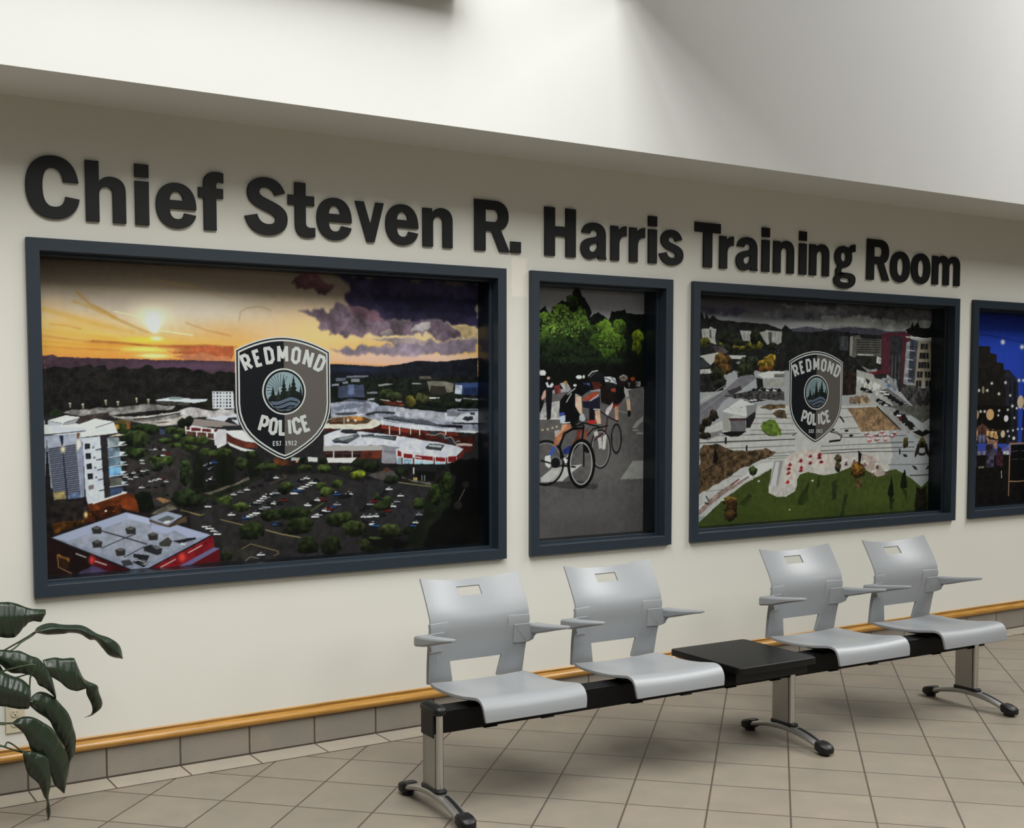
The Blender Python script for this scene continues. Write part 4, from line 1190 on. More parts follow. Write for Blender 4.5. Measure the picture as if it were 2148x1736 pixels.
PRINT_SQUARE = """v|3a3639,6 57545a,72 7c7c82,127 a2a4a8,156 a2a4a8,241
p|3c3a48|16|0.4|116,56 394,50 522,69 395,92 147,92
p|55545c|14|0.4|522,69 921,49 1333,79 1334,98 853,95 653,92
p|5c5a60|16|0.5|718,23 1331,9 1333,59 990,61
g|b0b0b0|1061,127,350.0,20.0|0.8
g|9a9ea8|270,115,186.5,14.0|0.6
p|8a8a8c|12|0.4|1085,77 1491,58 1836,86 2058,55 2061,138 1087,166
p|4a484c|18|0.6|1083,11 1490,-10 2057,-4 2058,44 1661,69 1325,47
g|c0c0be|1327,114,245.5,28.0|0.6
p|43414e|3|0.2|931,170 1086,144 1134,156 1190,146 1328,134 1561,132 1664,149 1838,144 1840,214 932,236
p|1d1e1e|4|0.4|117,120 140,83 159,123 174,86 196,122 226,102 258,124 357,126 523,134 654,135 760,160 787,135 828,158 868,162 1132,154 1335,168 1341,399 114,412
p|504e5c|2|0.2|828,158 964,140 1061,147 1118,160 992,173 855,172
p|1b1c1c|4|0.5|1040,178 1247,172 1664,172 1672,444 1046,448
x|34382a|22|8|123,129 1132,164 1278,270 149,302
x|0f1010|22|10|123,129 1132,164 1278,270 149,302
p|a6a4a0|1|0.12|139,178 194,175 209,163 234,173 252,175 243,217 253,263 191,246 148,228
p|a6a4a0|1|0.12|428,177 518,181 509,238 454,235
p|a6a4a0|1|0.12|579,184 628,178 635,171 761,175 759,237 722,257 643,254 616,226
p|4a4a48|1|0.2|200,181 212,181 216,227 203,227
p|4a4a48|1|0.2|651,182 681,179 679,248 659,249
l|77777a|3.6|707,181 708,233
l|77777a|3.6|734,180 735,233
l|77777a|3.6|466,188 467,239
l|77777a|3.6|492,187 493,238
l|77777a|3.6|166,196 167,246
t|77702c|161,251,49.0,27.0
t|77702c|391,274,38.0,28.0
t|77702c|455,282,32.0,18.5
t|77702c|513,266,38.5,23.5
t|77702c|577,260,39.5,28.0
t|77702c|297,257,37.5,18.5
t|2c3020|334,224,69.0,41.5
t|2c3020|310,285,56.0,27.5
t|2c3020|410,245,57.0,23.0
t|2c3020|550,209,38.5,42.5
t|2c3020|689,262,40.0,19.0
p|4a4244|2|0.3|229,272 291,271 348,302 310,317 241,300
x|b0aeaa|40|8|630,264 789,251 790,308 630,292
p|b9b7b2|0|0|113,330 273,304 285,317 212,379 150,338
p|3a3a40|0|0|114,366 156,338 212,388 114,398
p|c4c2be|0|0|348,321 481,319 462,342 367,339
p|8e8c88|0|0|399,362 462,342 450,380
p|bcbab6|1|0.2|111,403 212,399 212,425 114,428
p|222020|4|0.6|114,430 312,424 313,521 116,531
t|7a5a2c|292,354,62.5,46.5
t|7a5a2c|311,401,56.5,32.5
t|2c3022|262,434,56.0,37.0
t|2c3022|287,480,50.0,28.0
t|3a4230|475,352,38.5,28.5
t|3a4230|527,351,52.0,33.0
t|b08f34|684,344,73.0,33.5
t|b08f34|632,368,66.0,28.5
t|8a5a28|645,397,59.5,19.0
t|333a26|476,417,64.0,51.5
p|211f1f|3|0.3|710,305 783,308 785,400 725,401
p|77737a|0|0.1|117,609 313,521 438,437 528,426 567,445 465,502 314,577 155,734 118,733
l|a8a6a6|3.6|117,595 275,512 426,446
l|9a989a|3.6|117,650 264,568 338,521
p|413d42|3|0.2|338,521 439,493 452,512 364,549
p|b4b2ae|0|0|113,577 214,540 220,549 117,595
p|d8d6d2|0|0|567,426 659,406 785,409 786,443 620,449
p|6a6864|0|0.4|705,422 786,419 786,441 702,442
p|a2a09c|0|0.1|613,454 786,453 787,496 621,502
p|202020|3|0.4|561,445 613,454 621,511 569,511
c|8|49.5|530,516 760,516
c|6|45.0|466,582 628,564
p|3c3a3a|4|0.6|314,549 517,521 788,525 789,578 402,564
x|c0bebc|45|9|338,540 781,520 789,578 364,578
p|56534e|1|0.25|1337,187 1420,179 1437,201 1597,197 1648,207 1634,317 1373,316 1332,305
l|2a2a2c|6.5|1395,208 1605,206
l|2a2a2c|6.5|1396,223 1606,220
l|2a2a2c|6.5|1396,237 1606,235
l|2a2a2c|6.5|1397,252 1607,250
l|2a2a2c|6.5|1397,267 1607,265
l|2a2a2c|6.5|1397,281 1607,280
p|8f8c84|0|0|1337,192 1362,186 1357,305 1336,305
p|3a3a3e|1|0.3|1239,189 1321,187 1323,277 1250,273
p|cac8c2|0|0|1406,293 1548,296 1549,301 1406,301
p|232321|2|0.4|1390,304 1574,304 1576,364 1399,366
p|c2beb8|1|0.5|1583,306 1626,317 1618,352 1575,347
p|4e2630|0|0.15|1621,162 1698,154 1838,150 1891,143 1893,513 1823,519 1689,420 1620,410
p|2e2c30|0|0.3|1699,177 1812,174 1814,525 1788,525 1706,420
l|75727a|3.8|1724,298 1721,443
l|75727a|3.8|1755,298 1752,443
l|75727a|3.8|1790,297 1787,443
p|8c8c90|0|0.2|1853,214 1893,201 1937,200 1902,495 1830,472
p|8f8576|0|0.08|1964,200 2063,200 2056,263 2009,500 1919,483 1949,294
p|3c3e4a|0|0.3|1888,190 1964,200 1937,471 1874,460
p|1e1e20|0|0|1991,217 2044,216 2041,254 1989,255
l|a9a196|3.2|2017,216 2015,255
l|b9bac0|5.4|1863,261 1930,265
p|1e1e20|0|0|1982,276 2034,275 2031,314 1979,314
l|a9a196|3.2|2007,275 2005,314
l|b9bac0|5.4|1858,319 1921,324
p|1e1e20|0|0|1972,335 2024,334 2022,373 1969,374
l|a9a196|3.2|1997,335 1995,373
l|b9bac0|5.4|1853,378 1912,383
p|1e1e20|0|0|1962,394 2014,394 2012,432 1960,433
l|a9a196|3.2|1987,394 1986,432
l|b9bac0|5.4|1847,437 1903,442
p|1e1e20|0|0|1952,453 2004,453 2002,492 1950,492
l|a9a196|3.2|1977,453 1976,492
l|b9bac0|5.4|1842,495 1895,501
l|d8d2c6|7.6|1848,179 1927,180 2063,184
p|0e0e0f|4|0.3|1838,139 1890,120 1911,84 1925,113 1960,76 1979,117 2024,121 2059,79 2063,183 1927,177
p|3e3c3c|2|0.6|1821,478 1928,483 2028,506 2058,602 2033,674 1887,589 1814,530
p|5c1e24|1|0.2|1501,399 1619,386 1628,415 1518,422
p|8c8a8a|1|0.3|1441,366 1517,388 1585,381 1585,398 1501,405
p|a9a7a4|2|0.1|1400,389 1552,416 1674,507 1852,601 2042,674 1424,669 1387,520
p|6d6a6c|0|0.1|1622,508 1691,502 2033,674 1810,672
p|cfcdc8|3|0.4|1393,429 1519,451 1622,484 1589,548 1445,502
p|2a2a2c|3|0.3|1476,439 1527,456 1503,479
p|27272a|2|0.5|1552,416 1672,426 1664,450 1569,444
p|4f86b8|1|0.4|1673,478 1708,490 1700,502 1674,493
p|4f86b8|1|0.4|1734,496 1770,507 1766,525 1739,516
p|8d8d92|2|0.4|1620,438 1759,443 1788,530 1708,496
c|9|59.4|1623,513 1727,560 1852,613 1942,649
c|7|59.4|1590,571 1694,612 1765,647
c|4|43.2|1445,502 1538,525
p|2a201c|2|0.5|1261,396 1400,406 1396,542 1264,548
x|8a8480|30|8|1259,340 1399,349 1392,389 1269,396
p|8f7964|3|0.4|1338,559 1488,542 1540,594 1339,599
p|c2c0be|0|0.05|112,756 303,689 570,607 796,607 1659,611 1745,923 1673,1129 118,1228
l|4a484a|3.1|113,775 534,773 881,769
l|4a484a|3.1|113,814 535,811 881,805
l|4a484a|3.1|114,848 535,846 882,842
l|4a484a|3.1|114,899 536,901 883,901
l|5a585a|2.7|519,655 878,657
l|5a585a|2.7|519,678 879,681
l|5a585a|2.7|520,709 880,713
l|5a585a|2.7|521,747 880,752
l|5a585a|2.7|521,771 881,776
p|b5b3b2|0|0.06|302,633 428,578 570,607 487,677 353,652 315,647
p|dddbd7|0|0|305,638 440,568 564,602 481,668 346,645
p|a09e9a|0|0|305,640 350,650 364,751 310,745
p|6a686c|0|0.1|363,690 481,677 482,753 367,756
p|4c3638|0|0|350,676 487,677 487,691 360,692
p|252224|2|0.3|487,677 558,625 558,668 520,734 488,734
p|8a888a|0|0|486,606 570,597 564,635 493,672
p|151314|0|0|291,759 367,751 488,753 431,780 367,782
p|827f82|2|0.1|113,775 304,741 304,759 193,799
x|4a4644|25|9|340,610 531,597 467,644 365,643
p|5b4a35|3|0.4|590,616 662,597 796,603 796,622 663,628
p|4a3c2e|3|0.4|690,650 743,631 796,637 818,685 730,675
p|637a30|6|0.3|618,693 717,689 765,752 759,786 679,775 625,755 598,726 618,707
p|2e3420|3|0.3|599,745 665,770 719,785 665,780
p|3e4f24|4|0.3|671,708 704,718 691,732
t|3a3226|234,661,37.0,32.5
t|3a3226|149,729,24.5,28.0
t|3a3226|185,693,37.0,27.5
t|3a3226|168,771,49.0,18.5
l|1a1818|4.0|113,814 342,808 881,805
l|101010|15.3|331,790 331,816
l|101010|11.7|493,838 493,860
p|54422f|5|0.55|132,856 168,824 255,817 318,837 400,860 503,865 575,859 660,857 720,877 694,901 576,931 460,966 320,1027 117,1103 115,959 145,928
x|2e2419|30|11|138,854 667,866 447,965 123,1085
x|7c6648|34|9|138,854 667,866 447,965 123,1085
p|10110e|4|0.3|252,824 275,904 263,931 238,926 246,866
l|241c14|4.5|158,975 344,910 445,870
l|6a686a|3.1|721,885 883,879
l|6a686a|3.1|668,915 884,913
l|8a8886|3.1|345,1009 460,1008
l|7a7876|3.1|178,1085 321,1081
p|8f7a72|2|0.25|118,1191 296,1083 409,1040 525,1001 538,1011 435,1055 322,1102 130,1220
p|5a2028|2|0.2|371,1053 435,1022 448,1037 403,1068
p|d6d4d2|0|0|118,1205 284,1124 474,1042 702,964 708,935 602,941 460,1018 321,1088 118,1177
p|9a837c|2|0.25|121,1194 284,1094 512,1010 519,1020 322,1109 130,1215
p|424d22|3|0.12|119,1270 322,1135 474,1057 603,1009 695,973 678,1089 685,1113 739,1140 813,1143 888,1112 901,1073 900,1024 989,1000 1081,1020 1145,1028 1224,1020 1356,984 1442,989 1502,963 1577,970 1639,1009 1701,1021 1778,1013 1858,1047 1930,1076 2037,1144 2045,1401 119,1293
g|4f5a24|808,1241,340.0,78.5|0.6
g|525c28|1598,1178,305.0,78.0|0.5
g|384418|477,1271,323.5,57.5|0.5
p|2a3416|8|0.3|431,1169 514,1115 540,1126 476,1185
p|2a3416|8|0.3|943,1124 1011,1053 986,1180 903,1206 910,1192
p|2a3416|8|0.3|1081,1020 1096,1086 1061,1104
p|c9c2be|1|0.08|715,925 789,923 856,890 979,866 1092,872 1206,897 1294,922 1354,913 1591,919 1716,1001 1670,1020 1577,970 1502,963 1442,989 1356,987 1238,1016 1145,1028 1038,1009 989,1000 927,1015 900,1049 901,1078 881,1117 813,1143 739,1142 671,1113 671,1084
p|d9c6bf|1|0.12|802,938 870,896 979,874 1078,879 1185,909 1222,970 1080,986 981,963 906,990 873,1048 846,1076 798,1069
p|9a979a|0|0|715,930 789,928 744,1077 677,1074
p|d0ced0|0|0|725,935 755,936 731,1076 684,1074
p|8a2028|3|0.4|821,960 840,942 859,958 840,966
p|8a2028|3|0.4|815,984 833,966 853,982 834,990
p|8a2028|3|0.4|812,1011 831,993 850,1009 831,1017
p|8a2028|3|0.4|806,1062 825,1044 844,1060 825,1068
p|8a2028|3|0.4|910,940 929,922 948,938 929,947
p|8a2028|3|0.4|917,977 936,959 956,976 937,984
p|8a2028|3|0.4|914,997 933,979 953,995 934,1003
p|8a2028|3|0.4|992,913 1011,895 1031,911 1012,920
p|8a2028|3|0.4|993,955 1012,937 1032,953 1013,962
p|8a2028|3|0.4|1073,908 1092,889 1112,906 1093,914
p|8a2028|3|0.4|1084,953 1104,934 1124,951 1104,959
p|8a2028|3|0.4|1069,923 1089,904 1109,921 1089,929
l|8a8480|2.2|1024,850 1028,1004
l|4a4850|6.3|894,769 860,783
t|4a5a2c|547,983,32.5,29.0
l|2a3018|2.7|550,1002 559,1084
t|8a6a30|366,1147,57.0,28.5
t|5a4024|380,1185,45.0,52.5
t|5a4024|374,1232,44.5,37.5
e|e8e8dc|591,1043,9.0,5.0
e|e8e8dc|1032,1057,10.0,5.0
e|d8d8cc|313,1140,13.5,4.5
e|d0d0c4|845,1222,8.5,4.0
l|101010|7.2|188,1115 206,1137
l|181818|7.2|179,1150 204,1158
t|6a5a44|1250,931,29.0,30.5
t|6a5a44|1251,976,29.0,30.0
l|5c5a5c|3.4|1258,626 1439,625
l|5c5a5c|3.4|1259,683 1441,673
l|5c5a5c|3.4|1261,751 1443,745
l|5c5a5c|3.4|1262,779 1444,782
p|8f7358|1|0.3|1324,627 1591,617 1812,764 1452,771 1366,667
x|5a4a34|28|14|1340,633 1591,622 1768,752 1460,759
x|a88a6c|35|11|1340,633 1591,622 1768,752 1460,759
l|2a2220|10.1|1591,617 1812,762
p|979596|0|0.1|1608,611 1729,611 2046,792 2048,852 1993,827 1821,765
p|55534f|0|0.2|1668,611 2040,613 2044,732 1853,647
c|6|72.8|1765,647 1882,718 1927,737
p|1c1a1a|3|0.3|1818,671 1853,665 1946,766 1910,766 1828,706
p|141312|3|0.3|1928,778 2000,767 2046,792 2047,822
l|3a383a|2.8|1102,852 1429,848 1948,845
l|3a383a|4.5|1103,880 1429,876 1949,875
l|3a383a|4.5|1103,897 1430,893 1950,903
l|3a3838|3.9|1295,802 1613,802 1866,800
l|3a3838|2.8|1597,840 1939,841
l|4a4848|3.4|1705,982 2061,989
l|4a4040|7.8|1910,1057 2064,1059
l|1a1818|11.2|1235,666 1272,683 1293,706
l|16110f|12.3|1156,760 1237,773 1283,793 1263,819 1174,825
l|b8a8a0|5.0|1197,764 1262,779 1291,799 1263,814
e|1a1616|1200,753,17.5,6.5
e|1a1616|1320,762,18.0,7.0
e|1a1616|1361,792,18.5,7.0
p|b06a70|3|0.6|1473,789 1498,770 1524,786 1499,798
e|f0ecec|1498,778,12.0,5.0
p|b06a70|3|0.6|1511,807 1536,788 1562,804 1537,816
e|f0ecec|1537,796,11.5,5.0
p|b06a70|3|0.6|1504,830 1528,811 1554,826 1529,839
e|f0ecec|1529,819,12.0,5.0
p|b06a70|3|0.6|1562,797 1587,777 1613,793 1588,805
e|f0ecec|1587,785,12.0,5.5
p|b06a70|3|0.6|1571,826 1596,806 1623,822 1597,834
e|f0ecec|1597,815,12.0,5.5
p|b06a70|3|0.6|1613,780 1638,761 1664,776 1639,789
e|f0ecec|1638,769,12.0,5.0
p|b06a70|3|0.6|1639,801 1665,781 1691,797 1665,809
e|f0ecec|1665,790,12.0,5.5
p|b06a70|3|0.6|1649,827 1674,808 1700,824 1675,836
e|f0ecec|1674,816,12.0,5.0
p|b06a70|3|0.6|1709,808 1734,788 1761,804 1735,817
e|f0ecec|1734,797,12.5,5.5
p|b06a70|3|0.6|1734,788 1760,768 1786,784 1761,797
e|f0ecec|1760,777,12.0,5.5
p|b9a8a0|2|0.15|1455,897 1566,934 1636,989 1689,1043 1603,1052 1500,1008 1465,955
p|6a4a4c|2|0.4|1303,973 1336,974 1324,939
e|ece6e4|1319,942,15.0,6.5
p|6a4a4c|2|0.4|1373,963 1407,964 1394,930
e|ece6e4|1389,933,15.0,7.0
p|6a4a4c|2|0.4|1470,984 1504,985 1491,950
e|ece6e4|1486,953,15.0,7.0
p|6a4a4c|2|0.4|1585,1005 1619,1006 1606,970
e|ece6e4|1601,974,15.5,7.0
p|6a4a4c|2|0.4|1548,1050 1582,1051 1569,1016
e|ece6e4|1564,1019,15.0,7.0
p|6a4a4c|2|0.4|1668,1048 1702,1049 1689,1014
e|ece6e4|1684,1017,15.5,7.0
t|a07030|1428,1005,58.5,51.5
p|55462c|6|0.4|1392,1061 1468,1064 1461,1127 1411,1125
p|15140f|3|0.4|1425,885 1459,908 1448,971 1432,977
p|12160f|3|0.3|1737,1045 1767,1169 1737,1198 1701,1167
p|14180f|3|0.3|1864,1014 1879,1073 1885,1133 1841,1143 1819,1124 1830,1072
p|262f14|6|0.3|1711,1185 1764,1199 1748,1281 1726,1256
p|262f14|6|0.3|1841,1143 1886,1157 1888,1228
p|28301a|10|0.3|1204,1071 1252,1062 1231,1175 1198,1185
p|28301a|10|0.3|1312,1150 1345,1140 1307,1281 1274,1279
p|1c1a10|6|0.4|1975,1131 2068,1176 2071,1291 1962,1286
p|242220|0|0|1835,918 1870,919 1888,937 1853,936
p|242220|0|0|1977,910 2023,917 2042,935 1996,931
p|242220|0|0|1926,992 1962,999 1990,1024 1954,1019
t|5a5028|1863,848,26.5,35.5
t|5a5028|2025,845,36.0,36.0
p|2a2420|3|0.4|1976,856 2002,851 1995,910 1960,945 1951,933
l|141414|12.3|1809,888 1810,915
x|8f8b86|60|8|1565,911 1790,905 1936,1040 1742,1057"""
PRINT_NIGHT = """v|0b1546,-28 132470,20 1d369a,100 2440a8,261 2440a8,455 2844a8,779 3a4a9a,909
p|1b1714|0|0.3|223,221 333,219 335,262 406,274 407,323 478,330 487,374 544,374 557,498 557,874 247,867
p|23232e|0|0.25|495,383 544,374 648,444 659,885 543,882
p|14151c|0|0|554,427 568,427 585,856 564,856
p|12131a|0|0|598,445 620,453 629,857 612,857
p|0e0c0c|6|0.4|237,604 562,623 568,775 440,782 284,754
l|0c1440|3.4|268,142 486,162 732,192
l|1a2050|3.4|569,445 655,431 742,412
g|fff8f0|468,188,25.5,18.5|1
g|fff8f0|679,216,24.5,17.5|1
g|fff8f0|655,444,18.5,13.5|1
g|fff8f0|361,466,16.0,11.5|1
g|fff8f0|314,514,16.0,12.0|1
g|fff8f0|440,536,16.5,12.0|1
g|fff8f0|508,460,16.5,12.0|1
g|fff8f0|563,547,15.0,10.5|1
g|fff8f0|446,649,14.5,10.5|1
g|fff8f0|292,654,16.5,11.5|1
g|fff8f0|438,681,12.5,9.0|1
g|fff8f0|541,644,15.0,10.5|1
g|fff8f0|639,634,15.0,10.5|1
g|fff8f0|695,703,13.5,9.5|1
g|fff8f0|615,700,13.0,9.5|1
g|fff8f0|716,768,13.5,9.5|1
g|fff8f0|655,777,11.5,8.5|1
g|fff8f0|604,785,13.0,9.5|1
g|fff8f0|547,790,13.0,9.5|1
g|fff8f0|563,824,11.5,8.5|1
g|fff8f0|719,838,17.5,12.0|1
g|fff8f0|746,850,15.5,11.0|1
g|fff8f0|590,619,17.0,12.0|1
e|c9b496|695,592,52.5,49.5
e|d8c8b4|739,633,20.5,25.0
e|c29a6a|351,675,42.0,38.0
e|d8d8dc|525,703,24.5,22.5
e|c8b49a|493,808,24.0,25.0
e|e0d8cc|615,839,16.0,12.5
e|8a7a66|275,510,8.0,24.5
l|dcb88c|3.4|333,649 335,706
l|dcb88c|3.4|350,649 352,706
l|dcb88c|3.4|367,649 369,706
p|56372e|3|0.4|270,736 333,763 342,807 280,824
p|b48a60|3|0.5|313,780 426,791 442,836 372,861 315,824
x|ffd8a0|20|10|312,763 468,783 469,805 320,789
p|6a6a8a|1|0.3|273,810 307,807 309,860 277,868
p|8f6a5c|3|0.5|315,829 442,840 430,907 330,869
p|1a1414|3|0.3|328,816 442,845 428,853 329,834
p|5a5a9a|3|0.4|487,917 572,874 688,867 760,851 765,951 489,944
p|dcd8dc|2|0.4|502,926 559,918 568,964 511,967
p|3c3848|4|0.6|310,877 386,870 432,942 407,1039 323,1037
p|7a7078|1|0.3|277,921 311,921 312,948 278,947
p|37202a|4|0.5|424,924 495,926 506,1034 435,1031
p|120f10|4|0.5|264,947 765,951 780,1316 270,1291
p|3a3648|4|0.7|319,939 403,933 400,1030 322,1028
p|3a1e28|4|0.5|417,942 503,953 506,1034 428,1022
e|2a1c1a|338,896,25.5,21.5
e|2a1a1a|459,912,23.0,17.5
g|c8b090|285,1027,19.5,8.5|0.8
x|2a2c26|40|7|272,1159 774,1179 780,1307 276,1283
l|a07a5c|9.5|575,874 688,876 720,1231
l|a07a5c|9.5|575,874 572,1229
l|a07a5c|7.7|579,1133 702,1138
p|08090a|0|0|587,883 681,885 696,1128 588,1126
l|5a5654|4.3|603,929 661,925
l|4a4644|4.3|605,983 666,983
l|c8b8a0|7.7|486,1060 492,1105
p|7a6a5a|2|0.4|713,958 765,951 766,978 722,986"""
def print_mesh(ops, wd, ht, step, seed, edge):
    fine = paint_print(ops, wd, ht, 1.5, seed, edge); fh, fw_, _ = fine.shape
    nx, nz = int(wd / step[0]) + 1, int(ht / step[1]) + 1
    xi = np.clip((np.linspace(0, wd, nx) / 1.5).round().astype(int), 0, fw_ - 1); zi = np.clip((np.linspace(0, ht, nz) / 1.5).round().astype(int), 0, fh - 1)
    pad = np.pad(fine, ((1, 1), (1, 1), (0, 0)), mode='edge')
    sm = (pad[1:-1, 1:-1] * 2 + pad[:-2, 1:-1] + pad[2:, 1:-1] + pad[1:-1, :-2] + pad[1:-1, 2:]) / 6
    col = sm[zi][:, xi]; col = np.where(col <= .04045, col / 12.92, ((col + .055) / 1.055) ** 2.4) * 1.5
    X, Z = np.meshgrid(np.linspace(0, wd, nx) * .001, (ht - np.linspace(0, ht, nz)) * .001)
    co = np.stack([X, np.zeros_like(X), Z], -1).reshape(-1, 3)
    i = np.arange(nx * nz).reshape(nz, nx); q = np.stack([i[1:, :-1], i[1:, 1:], i[:-1, 1:], i[:-1, :-1]], -1).reshape(-1, 4)
    me = bpy.data.meshes.new('print'); me.vertices.add(len(co)); me.vertices.foreach_set('co', co.ravel()); me.loops.add(q.size); me.loops.foreach_set('vertex_index', q.ravel().astype(np.int32))
    me.polygons.add(len(q)); me.polygons.foreach_set('loop_start', (np.arange(len(q)) * 4).astype(np.int32)); me.update(calc_edges=True)
    at = me.color_attributes.new('ink', 'FLOAT_COLOR', 'POINT'); rgba = np.ones((len(co), 4), np.float32); rgba[:, :3] = np.clip(col.reshape(-1, 3), 0, 1); at.data.foreach_set('color', rgba.ravel())
    return me

# ---------------------------------------------------------------- police shield badge on a print (local: x right, z down from apex, mm)
STROKE = {'R': ([(0, 0), (0, 1), (.7, 1), (1, .86), (1, .58), (.7, .44), (0, .44)], [(.45, .44), (1, 0)]), 'E': ([(1, 1), (0, 1), (0, 0), (1, 0)], [(0, .52), (.8, .52)]), 'D': ([(0, 0), (0, 1), (.66, 1), (1, .8), (1, .2), (.66, 0), (0, 0)],),
 'M': ([(0, 0), (0, 1), (.5, .3), (1, 1), (1, 0)],), 'O': ([(.35, 0), (0, .16), (0, .84), (.35, 1), (.65, 1), (1, .84), (1, .16), (.65, 0), (.35, 0)],), 'N': ([(0, 0), (0, 1), (1, 0), (1, 1)],), 'P': ([(0, 0), (0, 1), (.7, 1), (1, .86), (1, .56), (.7, .42), (0, .42)],),
 'L': ([(0, 1), (0, 0), (.9, 0)],), 'I': ([(.5, 0), (.5, 1)],), 'C': ([(1, .7), (1, .84), (.65, 1), (.35, 1), (0, .84), (0, .16), (.35, 0), (.65, 0), (1, .16), (1, .3)],), 'S': ([(1, .78), (.75, 1), (.25, 1), (0, .82), (0, .62), (.25, .52), (.75, .48), (1, .36), (1, .18), (.75, 0), (.25, 0), (0, .22)],),
 'T': ([(0, 1), (1, 1)], [(.5, 1), (.5, 0)]), '.': ([(.45, 0), (.55, 0)],), '1': ([(.15, .8), (.5, 1), (.5, 0)], [(.1, 0), (.9, 0)]), '9': ([(1, .55), (.7, .42), (.3, .42), (0, .56), (0, .86), (.3, 1), (.7, 1), (1, .86), (1, .2), (.7, 0), (.2, 0)],), '2': ([(0, .8), (.25, 1), (.75, 1), (1, .84), (1, .6), (0, 0), (1, 0)],)}
def stroke_quads(mb, pts, wd, y0, y1, warp, mat):
    n = len(pts); closed = pts[0] == pts[-1]
    for i in range(n - 1):
        a, b = Vector(pts[i]), Vector(pts[i + 1]); d = (b - a).normalized(); nn = Vector((-d.y, d.x)) * wd / 2
        ea = d * wd * (.5 if (i > 0 or closed) else 0) * .62; eb = d * wd * (.5 if (i < n - 2 or closed) else 0) * .62
        if (b - a).length > 1e-6: mb.prism([warp(*p) for p in (a - ea - nn, b + eb - nn, b + eb + nn, a - ea + nn)], 'y', y0 - .00012 * (len(mb.v) // 8 % 9), y1, mat)
def inset(P, d):
    n = len(P); out = []
    for i in range(n):
        a, b, c = Vector(P[i - 1]), Vector(P[i]), Vector(P[(i + 1) % n]); e1 = (b - a).normalized(); e2 = (c - b).normalized()
        n1, n2 = Vector((-e1.y, e1.x)), Vector((-e2.y, e2.x)); m = (n1 + n2); m = m / max(.25, m.length_squared) * 2
        out.append(tuple(b + m * d))
    return out
def shield_outline():
    half = []
    for k in range(9): a = k / 8; half.append((226 * a, -62 * a ** 1.9))
    half += [(226, -120), (226, -220), (226, -300), (222, -340), (211, -378), (192, -415), (167, -446), (137, -473), (105, -496), (70, -518), (35, -537)]
    R_ = half[::-1]
    P = [(0, -550)] + half[:0:-1] + [(0, 0)] + [(-x, z) for x, z in half[1:]]
    return P     # counter-clockwise from the tip up the right side
def mm(pts): return [(x * .001, z * .001) for x, z in pts]
